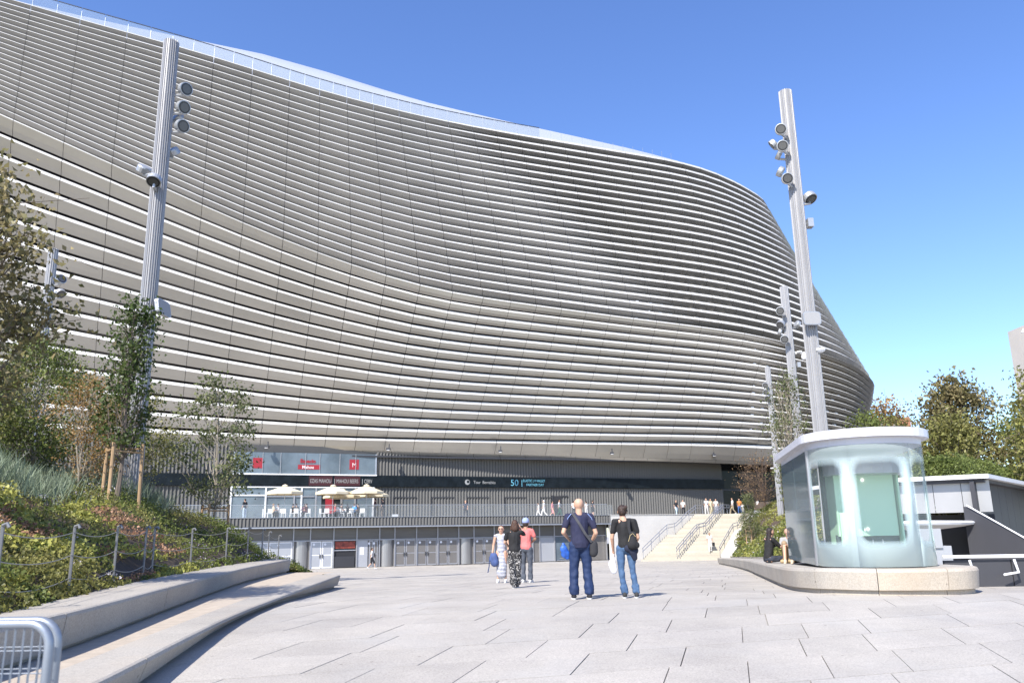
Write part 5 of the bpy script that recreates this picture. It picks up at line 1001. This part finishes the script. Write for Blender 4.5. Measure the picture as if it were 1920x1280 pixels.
# walkers on the plaza, stair and terrace
W_ = (.62,.60,.57); DK = (.015,.015,.02)
person('man in white t-shirt and black shorts walking past the entrance doors', Vector((P(697,1060,71.5).x,71.5,gz(71.5))), rad(-75), 1.75, shirt=W_, legs=DK, bottom='shorts', walk=1, vox=.032)
ys_s = 80.0; person('dark-haired man in all white coming down the staircase with a bag', Vector((P(1332,1030,ys_s).x,ys_s,nz(ys_s))), rad(178), 1.78, shirt=W_, legs=W_, skin=SKIN2, walk=.4, vox=.032)
t_ = thing('black_bag', 'black and white bag carried by the man in white on the stair', 'bag', Vector((P(1336,1030,ys_s).x+.12,ys_s-.05,nz(ys_s)+.55))); q = MB(); q.box((0,0,.15),(.22,.12,.34)); q.build('bag_body', BLK, t_); q = MB(); q.tube([(-.08,0,.32),(0,0,.42),(.08,0,.32)],.012,4); q.build('handle', BLK, t_)
def tper(label, px, v, rz, H, **k): q = TP(px, v); return person(label, q, rad(rz), H, vox=.034, **k)
tper('person in dark top and pale jeans at the left end of the terrace', 458, 6.0, 60, 1.75, shirt=DK, legs=(.35,.42,.5))
tper('bald man in dark clothes walking alone along the terrace', 873, 3.0, -20, 1.75, shirt=(.02,.025,.045), legs=DK, hairstyle='bald', walk=.4)
tper('short walker all in white, leftmost of the terrace passers-by', 1010, 5.5, 95, 1.35, shirt=W_, legs=W_, walk=.9)
tper('walker in white with a white cap just behind the child in white', 1020, 4.5, 95, 1.7, shirt=W_, legs=W_, hair=(.6,.6,.6), walk=1)
tper('woman in a loose pink outfit walking across the terrace', 1036, 5.5, -90, 1.55, shirt=(.60,.20,.22), legs=(.60,.20,.22), bottom='skirt', walk=.8, build=1.2)
tper('man in white shirt and dark green trousers by the open doorway', 1049, 4.5, -95, 1.75, shirt=W_, legs=(.02,.07,.045), walk=.8)
tper('person in white top and black shorts just left of the bald man', 1076, 5.0, 20, 1.6, shirt=W_, legs=DK, bottom='shorts')
tper('person in pale top half hidden behind the bald head', 1100, 4.0, 40, 1.6, shirt=W_, legs=W_)
tper('person in black right of the bald man on the terrace', 1112, 4.5, -60, 1.7, shirt=DK, legs=DK, bottom='shorts')
def uper(label, px, y, rz, H, **k): return person(label, Vector((P(px,955,y).x,y,3.39)), rad(rz), H, vox=.036, **k)
uper('woman in black top and pale jeans at the head of the stair rail', 1268, 91.5, -150, 1.65, shirt=DK, legs=(.40,.48,.56), walk=.6)
uper('person in white top and dark trousers next to the left stair rail', 1281, 91.5, 160, 1.65, shirt=W_, legs=DK, walk=.5)
uper('person in pale grey between the two stair rails, left of three', 1325, 90.6, 150, 1.75, shirt=(.45,.48,.52), legs=W_, walk=.5)
uper('person in cream clothes between the stair rails, middle of three', 1333, 91, 190, 1.7, shirt=(.6,.52,.34), legs=(.6,.52,.34), walk=.3)
uper('person in white with raised arms behind the middle stair rail', 1343, 91.5, 170, 1.7, shirt=W_, legs=(.3,.3,.34))
uper('man in white shirt and tan trousers striding at the top of the stair', 1374, 92, 90, 1.8, shirt=W_, legs=(.35,.28,.18), walk=.9)
uper('person in orange top and blue jeans at the top right of the stair', 1387, 92, 150, 1.7, shirt=(.6,.22,.06), legs=(.05,.11,.28), walk=.5)
uper('child in white beside the person in the orange top', 1393, 91.5, 170, 1.15, shirt=W_, legs=W_)
uper('person in white photographing beside the cone-shaped tree', 1421, 93, -80, 1.7, shirt=W_, legs=(.5,.5,.5))
for n,(lab,px,v,rz,sh,ha) in enumerate([('diner in beige seated under the leftmost parasol',512,6.6,-60,(.5,.40,.28),(.25,.16,.09)),('dark-haired diner in white under the leftmost parasol',521,6.3,60,W_,(.02,.015,.01)),('diner in black, left of the pair between two parasols',549,6.3,-40,DK,(.02,.015,.01)),('diner in black, right of the pair between two parasols',555,6.6,30,DK,(.02,.015,.01)),
    ('diner with pink top seated behind the pair in black',570,5.6,10,(.55,.2,.22),(.2,.1,.06)),('dark-haired diner in dark red facing the pair in black',574,6.7,70,(.08,.02,.02),(.02,.015,.01)),('diner in white seated behind the middle parasol pole',631,5.6,0,W_,(.03,.02,.015)),('diner in dark brown by the middle parasol pole',640,6.5,-60,(.05,.03,.03),(.02,.015,.01)),('diner in dark grey at the back table between parasols',651,5.4,30,(.06,.06,.06),(.04,.03,.02)),
    ('diner in bright blue t-shirt under the rightmost parasol',664,6.4,-30,(.03,.22,.55),(.08,.05,.03)),('diner in brown next to the one in bright blue',671,6.1,70,(.10,.05,.03),(.02,.015,.01)),('diner in red shirt low beside the middle parasol',628,6.9,-80,(.35,.05,.05),(.1,.06,.04))]):
    tper(lab, px, v, rz, 1.7, shirt=sh, legs=DK, hair=ha, sit=True)
tper('person in dark red shirt standing at the left bar table', 703, 6.2, 90, 1.75, shirt=(.06,.015,.015), legs=DK, build=1.15); tper('person in black sitting high at the right bar table', 717, 6.5, 70, 1.72, shirt=DK, legs=(.12,.09,.07), build=1.1)
